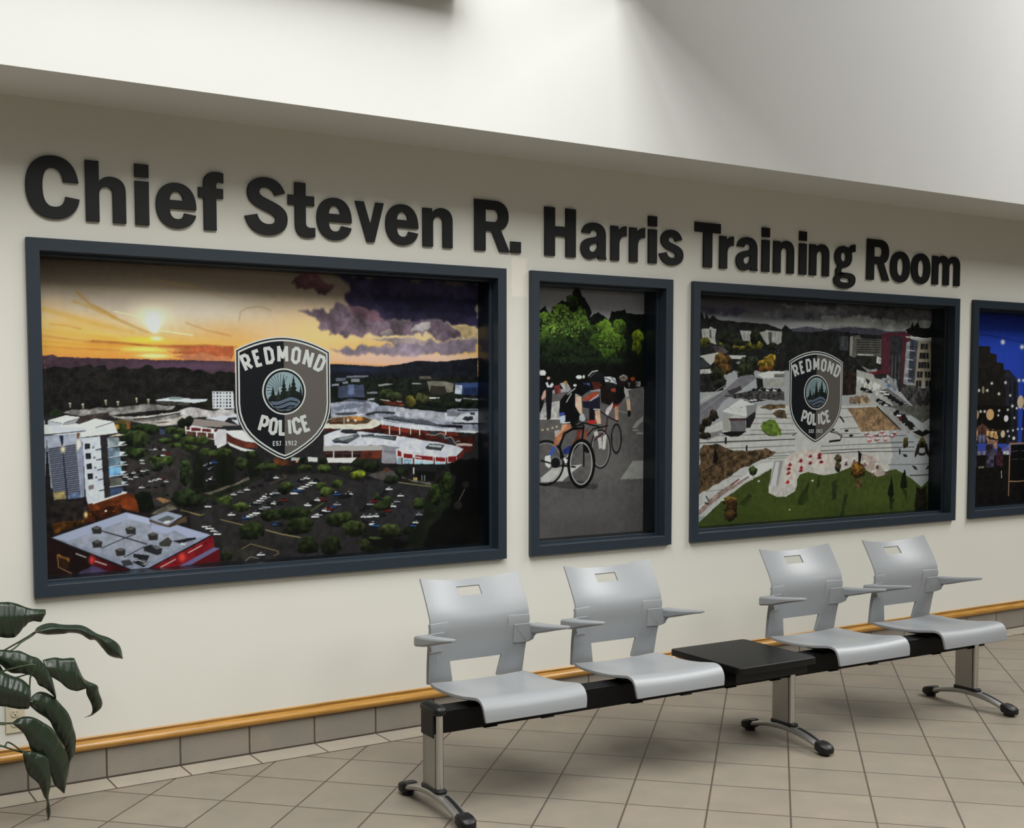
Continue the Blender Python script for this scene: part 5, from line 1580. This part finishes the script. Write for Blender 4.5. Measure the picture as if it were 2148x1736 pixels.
def badge(parent, x, ztop, y):
    mb = MB(); P = shield_outline()
    for k, (ins, mi) in enumerate(((0, 0), (6, 1), (12.5, 0), (20, 2))): mb.prism(mm(inset(P, ins)), 'y', -.0006 * (k + 1), 0, mi)
    Q = [p for p in inset(P, 20) if p[0] > 1]; top = min(p[1] for p in inset(P, 20)); 
    I = inset(P, 20); Rt = [p for p in I if p[0] >= -.01]
    mb.prism(mm(Rt), 'y', -.0029, 0, 3)
    o = mb.build('shield_badge', [M['e_white'], M['e_black'], M['e_navy'], M['e_taupe']], parent); o.location = (x, y, ztop)
    def arc(txt, z0, rad, up, h, wds, gap, wd):
        lt = MB()
        tot = sum(wds) + gap * (len(txt) - 1); s = -tot / 2
        for ch, w in zip(txt, wds):
            mid = s + w / 2; th = mid / rad
            def warp(px, pz, th=th):
                if up: cx, cz = math.sin(th) * (rad + pz), z0 - rad + math.cos(th) * (rad + pz); return ((cx + px * math.cos(th)) * .001, (cz - px * math.sin(th)) * .001)
                cx, cz = math.sin(th) * (rad - pz), z0 + rad - math.cos(th) * (rad - pz); return ((cx + px * math.cos(th)) * .001, (cz + px * math.sin(th)) * .001)
            iw, ih = w - wd, h - wd
            for st in STROKE[ch]: stroke_quads(lt, [((a - .5) * iw, b * ih + wd / 2) for a, b in st], wd, -.0042, -.002, warp, 0)
            s += w + gap
        link('badge_lettering', lt.mesh('badge_lettering'), M['e_white'], o)
    arc('REDMOND', -118, 382, True, 78, [43, 38, 45, 52, 45, 46, 45], 9.5, 15)
    arc('POLICE', -443, 385, False, 78, [42, 42, 38, 16, 42, 38], 9.5, 15)
    s = -57; lt = MB()
    for ch in 'EST. 1912':
        w = {'.': 4, ' ': 5}.get(ch, 12)
        for st in STROKE.get(ch, ()): stroke_quads(lt, [(s + 1.7 + a * (w - 3.4), -487 + 1.7 + b * 17.6) for a, b in st], 3.4, -.0042, -.002, lambda a, b: (a * .001, b * .001), 0)
        if ch in 'EST':   # slab serifs
            lt.box((s - .5) * .001, (s + 3) * .001, -.0056, -.002, -.4875, -.4845) if ch != 'S' else None
        s += w + 2.6
    link('badge_lettering', lt.mesh('badge_lettering'), M['e_white'], o)
    md = MB(); cz = -245
    def circ(r, n=48): return [(r * math.cos(2 * math.pi * k / n), cz + r * math.sin(2 * math.pi * k / n)) for k in range(n)]
    md.prism(mm(circ(104)), 'y', -.0036, -.002, 0); md.prism(mm(circ(97)), 'y', -.0041, -.002, 1); md.prism(mm(circ(88)), 'y', -.0046, -.002, 2)
    def clip(pts, r=87.5):
        out = []
        for px, pz in pts:
            d = math.hypot(px, pz - cz); k = min(1, r / d) if d > 0 else 1; out.append((px * k, cz + (pz - cz) * k))
        return out
    for k in range(11):     # sun rays
        a = R(62 + k * 13.5); bx, bz = -18, cz + 8; d = Vector((math.cos(a), math.sin(a))); nn = Vector((-d.y, d.x)) * .7; L = 70 if k < 8 else 66
        p0, p1 = Vector((bx, bz)) + d * 14, Vector((bx, bz)) + d * L
        md.prism(mm(clip([tuple(p0 - nn), tuple(p1 - nn * 1.6), tuple(p1 + nn * 1.6), tuple(p0 + nn)])), 'y', -.0049, -.004, 4)
    def pine(x, zb, h, w, mi, y):
        L = [(x - w * .08, zb)]; n = 6
        for k in range(n):
            t = k / n; L += [(x - w * (1 - t) * .5, zb + h * (.04 + t * .9)), (x - w * (1 - t) * .5 * .45, zb + h * (.04 + t * .9) + h * .07)]
        pts = L + [(x, zb + h)] + [(2 * x - p[0], p[1]) for p in L[::-1]]
        md.prism(mm(clip(pts)), 'y', y, -.004, mi)
    base = cz - 42
    md.prism(mm(clip([(-78, base), (-74, base + 16), (-50, base + 26), (-30, base + 24), (-10, base + 34), (10, base + 44), (40, base + 50), (70, base + 40), (86, base + 24), (86, base - 6), (40, base - 10)])), 'y', -.0050, -.004, 4)
    for x, h, w, mi, y in ((26, 84, 46, 5, -.0052), (-28, 56, 34, 5, -.0052), (78, 70, 34, 4, -.0054), (44, 118, 62, 4, -.0056), (-2, 108, 54, 4, -.0058), (-54, 66, 40, 4, -.006)): pine(x, base, h, w, mi, y)
    md.prism(mm(clip([(-88, base + 4), (-60, base + 2), (-30, base + 4), (0, base + 12), (30, base + 20), (60, base + 16), (88, base + 2), (60, base - 70), (0, base - 70), (-60, base - 60)])), 'y', -.0062, -.004, 1)
    for k, dz in enumerate((0, -21, -42)):
        up_ = [(-66 + k * 14, base - 2 + dz), (-30, base - 2 + dz), (0, base + 8 + dz), (28, base + 17 + dz), (56, base + 12 + dz), (74 - k * 10, base + 2 + dz)]
        hgt = 15; up2 = [(p.x, p.y) for p in catmull([(a, b, 0) for a, b in up_], 16)]
        pts = up2 + [(a, b - hgt) for a, b in up2[::-1]]
        md.prism(mm(clip(pts, 84)), 'y', -.0066, -.004, 6)
    link('medallion', md.mesh('medallion'), [M['e_white'], M['e_black'], M['e_sky'], M['e_navy'], M['e_pine'], M['e_pine2'], M['e_wave']], o)

def framed_picture(k, label, ops, step, seed, edge, badge_at=None):
    x0, x1 = FRAMES[k]; xc = (x0 + x1) / 2
    t = thing('framed_picture', label, 'framed picture', (xc, 0, FZ0), 0, 'blue framed photographs along the wall')
    a, b = x0 - xc, x1 - xc; h = FZ1 - FZ0
    MB().ringframe(a, b, 0, h, .049, -.025, .034).build('outer_frame', M['frame'], t, bevel=.002)
    MB().ringframe(a + .047, b - .047, .047, h - .047, .0145, .034, .05).build('glazing_bead', M['frame'], t, bevel=.0015)
    MB().ringframe(a + .046, b - .046, .046, h - .046, .0155, .0505, .146).build('recess_lining', M['lining'], t)
    MB().box(a + .058, b - .058, .0385, .0425, .058, h - .058).build('glass_pane', M['glass'], t)
    MB().box(a + .055, b - .055, .1425, .155, .055, h - .055).build('backing_board', M['lining'], t)
    me = print_mesh(ops, (x1 - x0 - .124) * 1000, (h - .124) * 1000, step, seed, edge)
    p = link('photo_print', me, M['print'], t); p.location = (a + .062, .141, .062)
    if badge_at: badge(t, badge_at[0] - xc, badge_at[1] - FZ0, .1405)
framed_picture(0, 'wide blue framed photo of a town at orange sunset bearing a police shield', PRINT_SUNSET, (3.0, 3.0), 3, (30, 0, 0, 0), (2.0707, 1.822))
framed_picture(1, 'narrow blue framed photo of racing cyclists below green trees', PRINT_RIDERS, (3.0, 3.0), 4, (102, 0, 0, 36))
framed_picture(2, 'wide blue framed aerial photo of a paved square and lawn bearing a police shield', PRINT_SQUARE, (3.5, 3.0), 5, (130, 70, 0, 0), (5.4515, 1.8235))
framed_picture(3, 'blue framed night street photo with string lights, cut off by the picture edge', PRINT_NIGHT, (4.0, 3.0), 6, (270, 100, 0, 0))

# ---------------------------------------------------------------- beam seating
bench = thing('beam_seating', 'long bench of four grey plastic seats and a black table on one beam', 'bench', (2.16, -1.058, 0), R(-1.42))
SEATS = [.355, 1.052, 2.180, 2.880]
def seat_mesh():
    prof = catmull([(.275, .412), (.20, .409), (.10, .4105), (.0, .419), (-.07, .430), (-.115, .4355), (-.146, .428), (-.165, .408), (-.173, .382), (-.176, .352)], 34)
    nx = 17; V = []; F = []
    for j, p in enumerate(prof):
        y, z = p.x, p.y; v = j / (len(prof) - 1)
        half = .231 - .006 * max(0, (v - .8) / .2) ** 2 - .010 * max(0, .08 - v) / .08
        for i in range(nx):
            u = -1 + 2 * i / (nx - 1); V.append((u * half, y, z - .007 * (1 - u * u) * (1 - max(0, (v - .6) / .4))))
    for j in range(len(prof) - 1):
        for i in range(nx - 1): F.append((j * nx + i, (j + 1) * nx + i, (j + 1) * nx + i + 1, j * nx + i + 1))
    me = bpy.data.meshes.new('seat'); me.from_pydata(V, [], F); me.update(); return me
EDGE = [(.395, .296), (.45, .288), (.50, .280), (.56, .267), (.62, .252), (.66, .252), (.70, .267), (.76, .302), (.83, .346)]
def edge_y(z): return float(np.interp(z, [e[0] for e in EDGE_S], [e[1] for e in EDGE_S]))
EDGE_S = [(p.x, p.y) for p in catmull([(a, b, 0) for a, b in EDGE], 60)]
def depth_c(z): return float(np.interp(z, [.40, .52, .64, .76, .83], [.014, .018, .032, .054, .058]))
def back_mesh():
    us = sorted(set([-1 + 2 * i / 20 for i in range(21)] + [-.235, .235])); zs = [.487, .50, .52, .545, .57, .595, .62, .645, .67, .695, .72, .739, .772, .785, .799]
    V = []; F = []; nx = len(us)
    for k, z in enumerate(zs):
        for u in us:
            half = float(np.interp(z, [.48, .575, .615, .70, .80], [.19, .205, .2305, .2315, .229]))
            zz = z + .026 * u * u * max(0, (z - .70) / .10) ** 1.4 - .004 * (1 - u * u) * max(0, (.52 - z) / .03)
            V.append((u * half, edge_y(min(.83, zz)) + depth_c(zz) * (1 - u * u), zz))
    for k in range(len(zs) - 1):
        for i in range(nx - 1):
            if zs[k] == .739 and us[i] >= -.2351 and us[i + 1] <= .2351: continue
            F.append((k * nx + i, k * nx + i + 1, (k + 1) * nx + i + 1, (k + 1) * nx + i))
    me = bpy.data.meshes.new('backrest'); me.from_pydata(V, [], F); me.update(); return me
def support_mesh(s):
    zs = [.398, .42, .45, .475, .495, .52, .545, .57, .60, .63, .652]; V = []; F = []; n = 6
    for z in zs:
        xi = float(np.interp(z, [.398, .495, .652], [.104, .124, .140])); xo = float(np.interp(z, [.398, .46, .56, .652], [.222, .2255, .2305, .2325]))
        for i in range(n):
            x = xi + (xo - xi) * i / (n - 1); u = x / .232; V.append((s * x, edge_y(z) + depth_c(z) * (1 - u * u) - (.0045 if z < .64 else .0015), z))
    for k in range(len(zs) - 1):
        for i in range(n - 1):
            f = (k * n + i, k * n + i + 1, (k + 1) * n + i + 1, (k + 1) * n + i); F.append(f if s > 0 else f[::-1])
    me = bpy.data.meshes.new('back_support'); me.from_pydata(V, [], F); me.update(); return me
def arm_mesh(s):
    mb = MB(); rings = []
    for y, xi, xo, zt, th in ((.278, .2305, .2925, .607, .041), (.270, .229, .293, .608, .042), (.20, .2275, .293, .613, .036), (.14, .2285, .2925, .6195, .026), (.08, .231, .290, .627, .019), (.04, .236, .286, .632, .0145), (.018, .244, .279, .6345, .0115), (.008, .252, .271, .6352, .009)):
        w = xo - xi; e = min(.006, th * .3)
        rings.append([(s * x, y, z) for x, z in ((xi + e, zt - th), (xo - e, zt - th), (xo, zt - th + e), (xo, zt - e), (xo - e, zt), (xi + e, zt), (xi, zt - e), (xi, zt - th + e))])
    mb.loft(rings)
    out = [(.163, .612), (.228, .613), (.262, .606), (.272, .592), (.272, .573), (.254, .569), (.243, .561), (.237, .548), (.234, .532), (.167, .532)]
    rings = []
    for f in (0, 1):
        r = []
        for x, z in out:
            u = min(1, x / .232); yf = edge_y(z) + depth_c(z) * (1 - u * u) - .0085 if x < .236 else .230
            r.append((s * x, yf if f == 0 else max(yf + .014, .262), z))
        rings.append(r)
    mb.loft(rings); return mb.mesh('armrest')
me_seat, me_back, me_sup, me_arm = seat_mesh(), back_mesh(), {s: support_mesh(s) for s in (-1, 1)}, {s: arm_mesh(s) for s in (-1, 1)}
def bracket_mesh():
    mb = MB()
    mb.box(-.155, -.105, -.14, .18, .380, .391); mb.box(.105, .155, -.14, .18, .380, .391); mb.box(-.165, .165, -.062, .062, .382, .391)
    mb.box(-.16, -.10, -.05, .05, .2965, .301); mb.box(.10, .16, -.05, .05, .2965, .301); return mb.mesh('seat_bracket')
me_br = bracket_mesh()
def first(name, me, m, parent, **kw): return link(name, me, m, parent, **kw)
seat0 = None
for x in SEATS:
    if seat0 is None:
        seat0 = link('seat', me_seat, M['grey'], bench, smooth=True, solid=(.0135, -1), bevel=.003)
        link('backrest', me_back, M['grey'], seat0, smooth=True, solid=(.008, -1), bevel=.0018)
        for s in (-1, 1):
            link('back_support', me_sup[s], M['grey'], seat0, smooth=True, solid=(.016, -1), bevel=.003); link('armrest', me_arm[s], M['grey'], seat0, bevel=.0025)
        link('seat_bracket', me_br, M['black'], seat0, bevel=.002)
        seat0.location = (x, 0, 0)
    else:
        c = seat0.copy(); C.objects.link(c); c.parent = bench; c.location = (x, 0, 0)
        for ch in seat0.children:
            d = ch.copy(); C.objects.link(d); d.parent = c
MB().box(.012, 3.11, -.046, .046, .300, .386).build('beam', M['beam'], bench, bevel=.004)
# side table between the second and third seats
TX = 1.560
def rrect(x0, x1, y0, y1, r, n=5):
    out = []
    for cx, cy, a0 in ((x1 - r, y1 - r, 0), (x0 + r, y1 - r, 90), (x0 + r, y0 + r, 180), (x1 - r, y0 + r, 270)):
        out += [(cx + r * math.cos(R(a0 + 90 * k / n)), cy + r * math.sin(R(a0 + 90 * k / n))) for k in range(n + 1)]
    return out
tb = MB().prism(rrect(TX - .222, TX + .222, -.205, .262, .022), 'z', .392, .421).build('side_table', M['table'], bench, bevel=.004)
q = MB(); q.box(TX - .205, TX + .205, -.16, .10, .345, .3915); q.box(TX - .16, TX - .10, -.05, .05, .2965, .301); q.box(TX + .10, TX + .16, -.05, .05, .2965, .301); q.build('table_bracket', M['black'], tb, bevel=.003)
# three legs
def leg(x, end):
    post = MB()
    a = [(-.0165, -.044), (-.0165, .05), (-.012, .058), (.012, .058), (.0165, .05), (.0165, -.044)]
    post.prism(a, 'z', .07, .30)
    L = post.build('leg', M['alu'], bench, bevel=.002); L.location = (x, 0, 0)
    fr = MB(); fr.prism([(.0145 * math.cos(k * math.pi / 8), -.0545 + .0125 * math.sin(k * math.pi / 8)) for k in range(16)], 'z', .07, .376 if end else .352); fr.build('front_tube', M['chrome'], L, smooth=False, bevel=.0008)
    # arched foot bar, front (-y) to rear
    foot = MB(); rings = []
    for k in range(15):
        u = -1 + 2 * k / 14; y = -.018 + u * .238; zt = .085 - .050 * abs(u) ** 1.9; th = .021 + .004 * (1 - abs(u)); w = .0255 + .003 * (1 - abs(u))
        e = .006; rings.append([(sx, y, z) for sx, z in ((-w + e, zt - th), (w - e, zt - th), (w, zt - th + e), (w, zt - e), (w - e, zt), (-w + e, zt), (-w, zt - e), (-w, zt - th + e))])
    foot.loft(rings); foot.build('foot_bar', M['alu'], L, bevel=.0012)
    inl = MB(); rings = []
    for k in range(9):
        u = -.92 + .60 * k / 8; y = -.018 + u * .238; zt = .0856 - .050 * abs(u) ** 1.9; rings.append([(-.002, y, zt - .004), (.013, y, zt - .004), (.013, y, zt + .0012), (-.002, y, zt + .0012)])
    inl.loft(rings); inl.build('foot_inlay', M['black'], L)
    col = MB(); col.prism(rrect(-.024, .024, -.082, .066, .02), 'z', .066, .094); col.build('collar', M['black'], L, bevel=.004)
    for yy, d in ((-.250, -1), (.213, 1)):
        cp = MB(); rings = []
        for t_, w, zt, zb in ((-.034, .024, .054, .022), (-.024, .031, .0555, .016), (0, .033, .053, .010), (.022, .031, .047, .009), (.036, .024, .040, .010), (.041, .014, .036, .013)):
            y = yy + d * t_; e = .007; rings.append([(sx, y, z) for sx, z in ((-w + e, zb), (w - e, zb), (w, zb + e), (w, zt - e), (w - e, zt), (-w + e, zt), (-w, zt - e), (-w, zb + e))])
        cp.loft(rings); cp.prism([(.024 * math.cos(k * math.pi / 8), yy + .024 * math.sin(k * math.pi / 8)) for k in range(16)], 'z', 0, .014)
        cp.build('foot_cap', M['black'], L, bevel=.002)
    if end:
        cv = MB(); cv.box(-.0205, .020, -.042, .060, .284, .388); cv.build('beam_end_cover', M['black'], L, bevel=.004)
        hood = MB(); rings = []
        for z, g in ((.374, 0), (.388, .004), (.398, .002), (.405, -.006), (.408, -.016)): rings.append([(px, py, z) for px, py in rrect(-.023 - g, .023 + g, -.074 - g, .066 + g, max(.006, .02 + g * .5))])
        hood.loft(rings); hood.build('post_cap', M['black'], L, smooth=False, bevel=.002)
leg(0.0, True); leg(1.782, False); leg(3.032, False)

# ---------------------------------------------------------------- potted plant
LEAVES = [([(721, -450, 825), (763, -432, 827), (807, -414, 818), (861, -396, 791), (898, -378, 781), (926, -360, 775)], [(718, -462, 776), (766, -444, 769), (808, -426, 764), (854, -408, 764), (895, -390, 765), (923, -372, 762)], [(718, -450, 718), (769, -432, 699), (809, -414, 695), (841, -396, 721), (871, -378, 738), (910, -360, 730)]), ([(889, -340, 692), (906, -329, 709), (952, -318, 715), (994, -307, 703), (1053, -296, 694), (1086, -284, 681), (1131, -273, 648), (1180, -262, 624), (1219, -251, 589), (1234, -240, 535)], [(885, -360, 694), (917, -349, 696), (967, -338, 697), (1004, -327, 689), (1052, -316, 680), (1088, -304, 659), (1122, -293, 640), (1160, -282, 611), (1195, -271, 575), (1227, -260, 538)], [(889, -340, 689), (937, -329, 675), (990, -318, 670), (1023, -307, 669), (1060, -296, 659), (1100, -284, 630), (1123, -273, 624), (1151, -262, 589), (1181, -251, 553), (1231, -240, 533)]), ([(903, -400, 596), (945, -386, 599), (977, -371, 589), (1019, -357, 583), (1032, -342, 568), (1064, -328, 494), (1115, -313, 459), (1125, -299, 427), (1141, -284, 371), (1107, -270, 335)], [(910, -412, 570), (951, -398, 556), (983, -383, 535), (1019, -369, 523), (1038, -354, 514), (1064, -340, 476), (1092, -325, 447), (1108, -311, 409), (1118, -296, 362), (1089, -282, 336)], [(921, -400, 539), (962, -386, 508), (994, -371, 475), (1024, -357, 458), (1050, -342, 454), (1071, -328, 454), (1076, -313, 429), (1096, -299, 386), (1101, -284, 347), (1076, -270, 330)]), ([(726, -520, 674), (746, -507, 672), (784, -493, 662), (814, -480, 654), (851, -467, 630), (879, -453, 615), (911, -440, 573), (925, -427, 544), (941, -413, 488), (948, -400, 450)], [(723, -532, 656), (743, -519, 647), (778, -505, 626), (817, -492, 615), (853, -479, 594), (875, -465, 570), (902, -452, 541), (917, -439, 519), (934, -425, 481), (943, -412, 453)], [(725, -520, 633), (744, -507, 618), (775, -493, 585), (823, -480, 572), (860, -467, 552), (876, -453, 520), (898, -440, 504), (914, -427, 489), (931, -413, 469), (943, -400, 451)]), ([(848, -440, 471), (884, -424, 488), (932, -409, 463), (967, -393, 420), (996, -378, 378), (1012, -362, 330), (1025, -347, 282), (1025, -331, 221), (1010, -316, 180), (1002, -300, 117)], [(844, -452, 462), (877, -436, 453), (922, -421, 422), (949, -405, 382), (974, -390, 338), (993, -374, 295), (1004, -359, 254), (1005, -343, 206), (999, -328, 173), (997, -312, 120)], [(845, -440, 448), (876, -424, 413), (917, -409, 376), (936, -393, 338), (958, -378, 293), (980, -362, 254), (988, -347, 220), (990, -331, 184), (993, -316, 158), (998, -300, 115)]), ([(772, -520, 412), (804, -502, 423), (848, -484, 413), (883, -467, 387), (921, -449, 353), (947, -431, 307), (972, -413, 257), (988, -396, 208), (984, -378, 141), (977, -360, 79)], [(770, -532, 413), (804, -514, 399), (837, -496, 374), (861, -479, 339), (898, -461, 306), (922, -443, 262), (943, -425, 221), (958, -408, 172), (968, -390, 124), (973, -372, 82)], [(772, -520, 409), (809, -502, 369), (830, -484, 328), (845, -467, 284), (880, -449, 253), (902, -431, 211), (918, -413, 179), (934, -396, 130), (957, -378, 100), (975, -360, 78)]), ([(808, -500, 302), (845, -485, 289), (895, -470, 256), (910, -455, 202), (912, -440, 149), (907, -425, 90), (914, -410, 57), (918, -395, 17), (912, -380, -4)], [(806, -512, 298), (829, -497, 269), (861, -482, 232), (884, -467, 187), (893, -452, 145), (896, -437, 99), (906, -422, 71), (908, -407, 31), (909, -392, 0)], [(809, -500, 288), (818, -485, 242), (833, -470, 202), (864, -455, 165), (879, -440, 134), (891, -425, 100), (903, -410, 76), (904, -395, 37), (911, -380, -4)]), ([(710, -580, 622), (730, -567, 612), (765, -553, 588), (801, -540, 569), (830, -527, 538), (838, -513, 510), (835, -500, 483)], [(703, -610, 569), (723, -597, 557), (753, -583, 541), (788, -570, 524), (821, -557, 504), (830, -543, 493), (830, -530, 488)], [(707, -580, 503), (726, -567, 488), (751, -553, 479), (787, -540, 464), (823, -527, 456), (833, -513, 461), (836, -500, 478)]), ([(728, -460, 641), (750, -447, 606), (778, -433, 551), (812, -420, 511), (835, -407, 488), (849, -393, 463), (857, -380, 447)], [(730, -440, 591), (752, -427, 559), (776, -413, 512), (806, -400, 479), (830, -387, 459), (847, -373, 444), (860, -360, 440)], [(726, -460, 551), (748, -447, 520), (768, -433, 483), (792, -420, 457), (818, -407, 440), (837, -393, 435), (856, -380, 443)])]
PETIOLES = [[(793, -420, 648), (830, -393, 667), (871, -367, 681), (896, -340, 691)], [(726, -560, 423), (750, -540, 417), (772, -520, 410)], [(727, -540, 341), (754, -527, 347), (781, -513, 326), (807, -500, 297)], [(838, -530, 612), (834, -530, 563), (829, -530, 490)], [(836, -500, 483), (850, -485, 458), (866, -470, 437)]]
PC = Vector((.50, -.43, 0))
plant = thing('potted_plant', 'dark green broad leaved potted plant at the left, before the wall outlet', 'plant', PC)
mb = MB(); ring = lambda r, z: [(r * math.cos(2 * math.pi * k / 32), r * math.sin(2 * math.pi * k / 32), z) for k in range(32)]
mb.loft([ring(.115, 0), ring(.12, .01), ring(.15, .26), ring(.162, .262), ring(.162, .295), ring(.15, .295), ring(.145, .25)]); mb.build('pot', M['pot'], plant, smooth=False, bevel=.002)
mb = MB(); mb.loft([ring(.10, .2), ring(.143, .262), ring(.05, .27)]); mb.build('soil', M['soil'], plant)
def to_local(p): return Vector(p) * .001 - PC
for A, B, D_ in LEAVES:
    n = 40; m = 9
    a, b, d = (catmull([to_local(p) for p in q], n) for q in (A, B, D_)); V = []; F = []
    for i in range(n):
        rip = .0022 * math.sin(i * 1.15)
        for j in range(m):
            u = j / (m - 1)
            p = a[i].lerp(b[i], u * 2) if u <= .5 else b[i].lerp(d[i], u * 2 - 1)
            k = math.sin(math.pi * u) ; side = math.sin(2 * math.pi * u)
            p = p + Vector((0, -.006 * k + .0028 * math.sin(i * 1.9 + (u if u < .5 else 1 - u) * 9) * abs(side) + rip * (1 - k), 0)); V.append(p)
    for i in range(n - 1):
        for j in range(m - 1): F.append((i * m + j, i * m + j + 1, (i + 1) * m + j + 1, (i + 1) * m + j))
    me = bpy.data.meshes.new('leaf'); me.from_pydata([tuple(v) for v in V], [], F); me.update()
    link('leaf', me, M['leaf'], plant, smooth=True, solid=(.0009, 0))
    base = (a[0] + d[0]) / 2
for q in PETIOLES:
    pts = [to_local(p) for p in q]; root = Vector((random.uniform(-.05, .05), random.uniform(-.05, .05), .262)); mid = (root + pts[0]) / 2 + Vector((-.02, 0, .10))
    tube(MB(), catmull([root, mid] + pts, 24), [.0042 - .0018 * k / 23 for k in range(24)], 8).build('leaf_stalk', M['stem'], plant, smooth=True)
for A, B, D_ in LEAVES:
    e = (to_local(A[0]) + to_local(D_[0])) / 2
    if e.x < .42:
        root = Vector((random.uniform(-.05, .05), random.uniform(-.05, .05), .262)); tube(MB(), catmull([root, root.lerp(e, .5) + Vector((-.03, 0, .08)), e], 18), .0032, 8).build('leaf_stalk', M['stem'], plant, smooth=True)
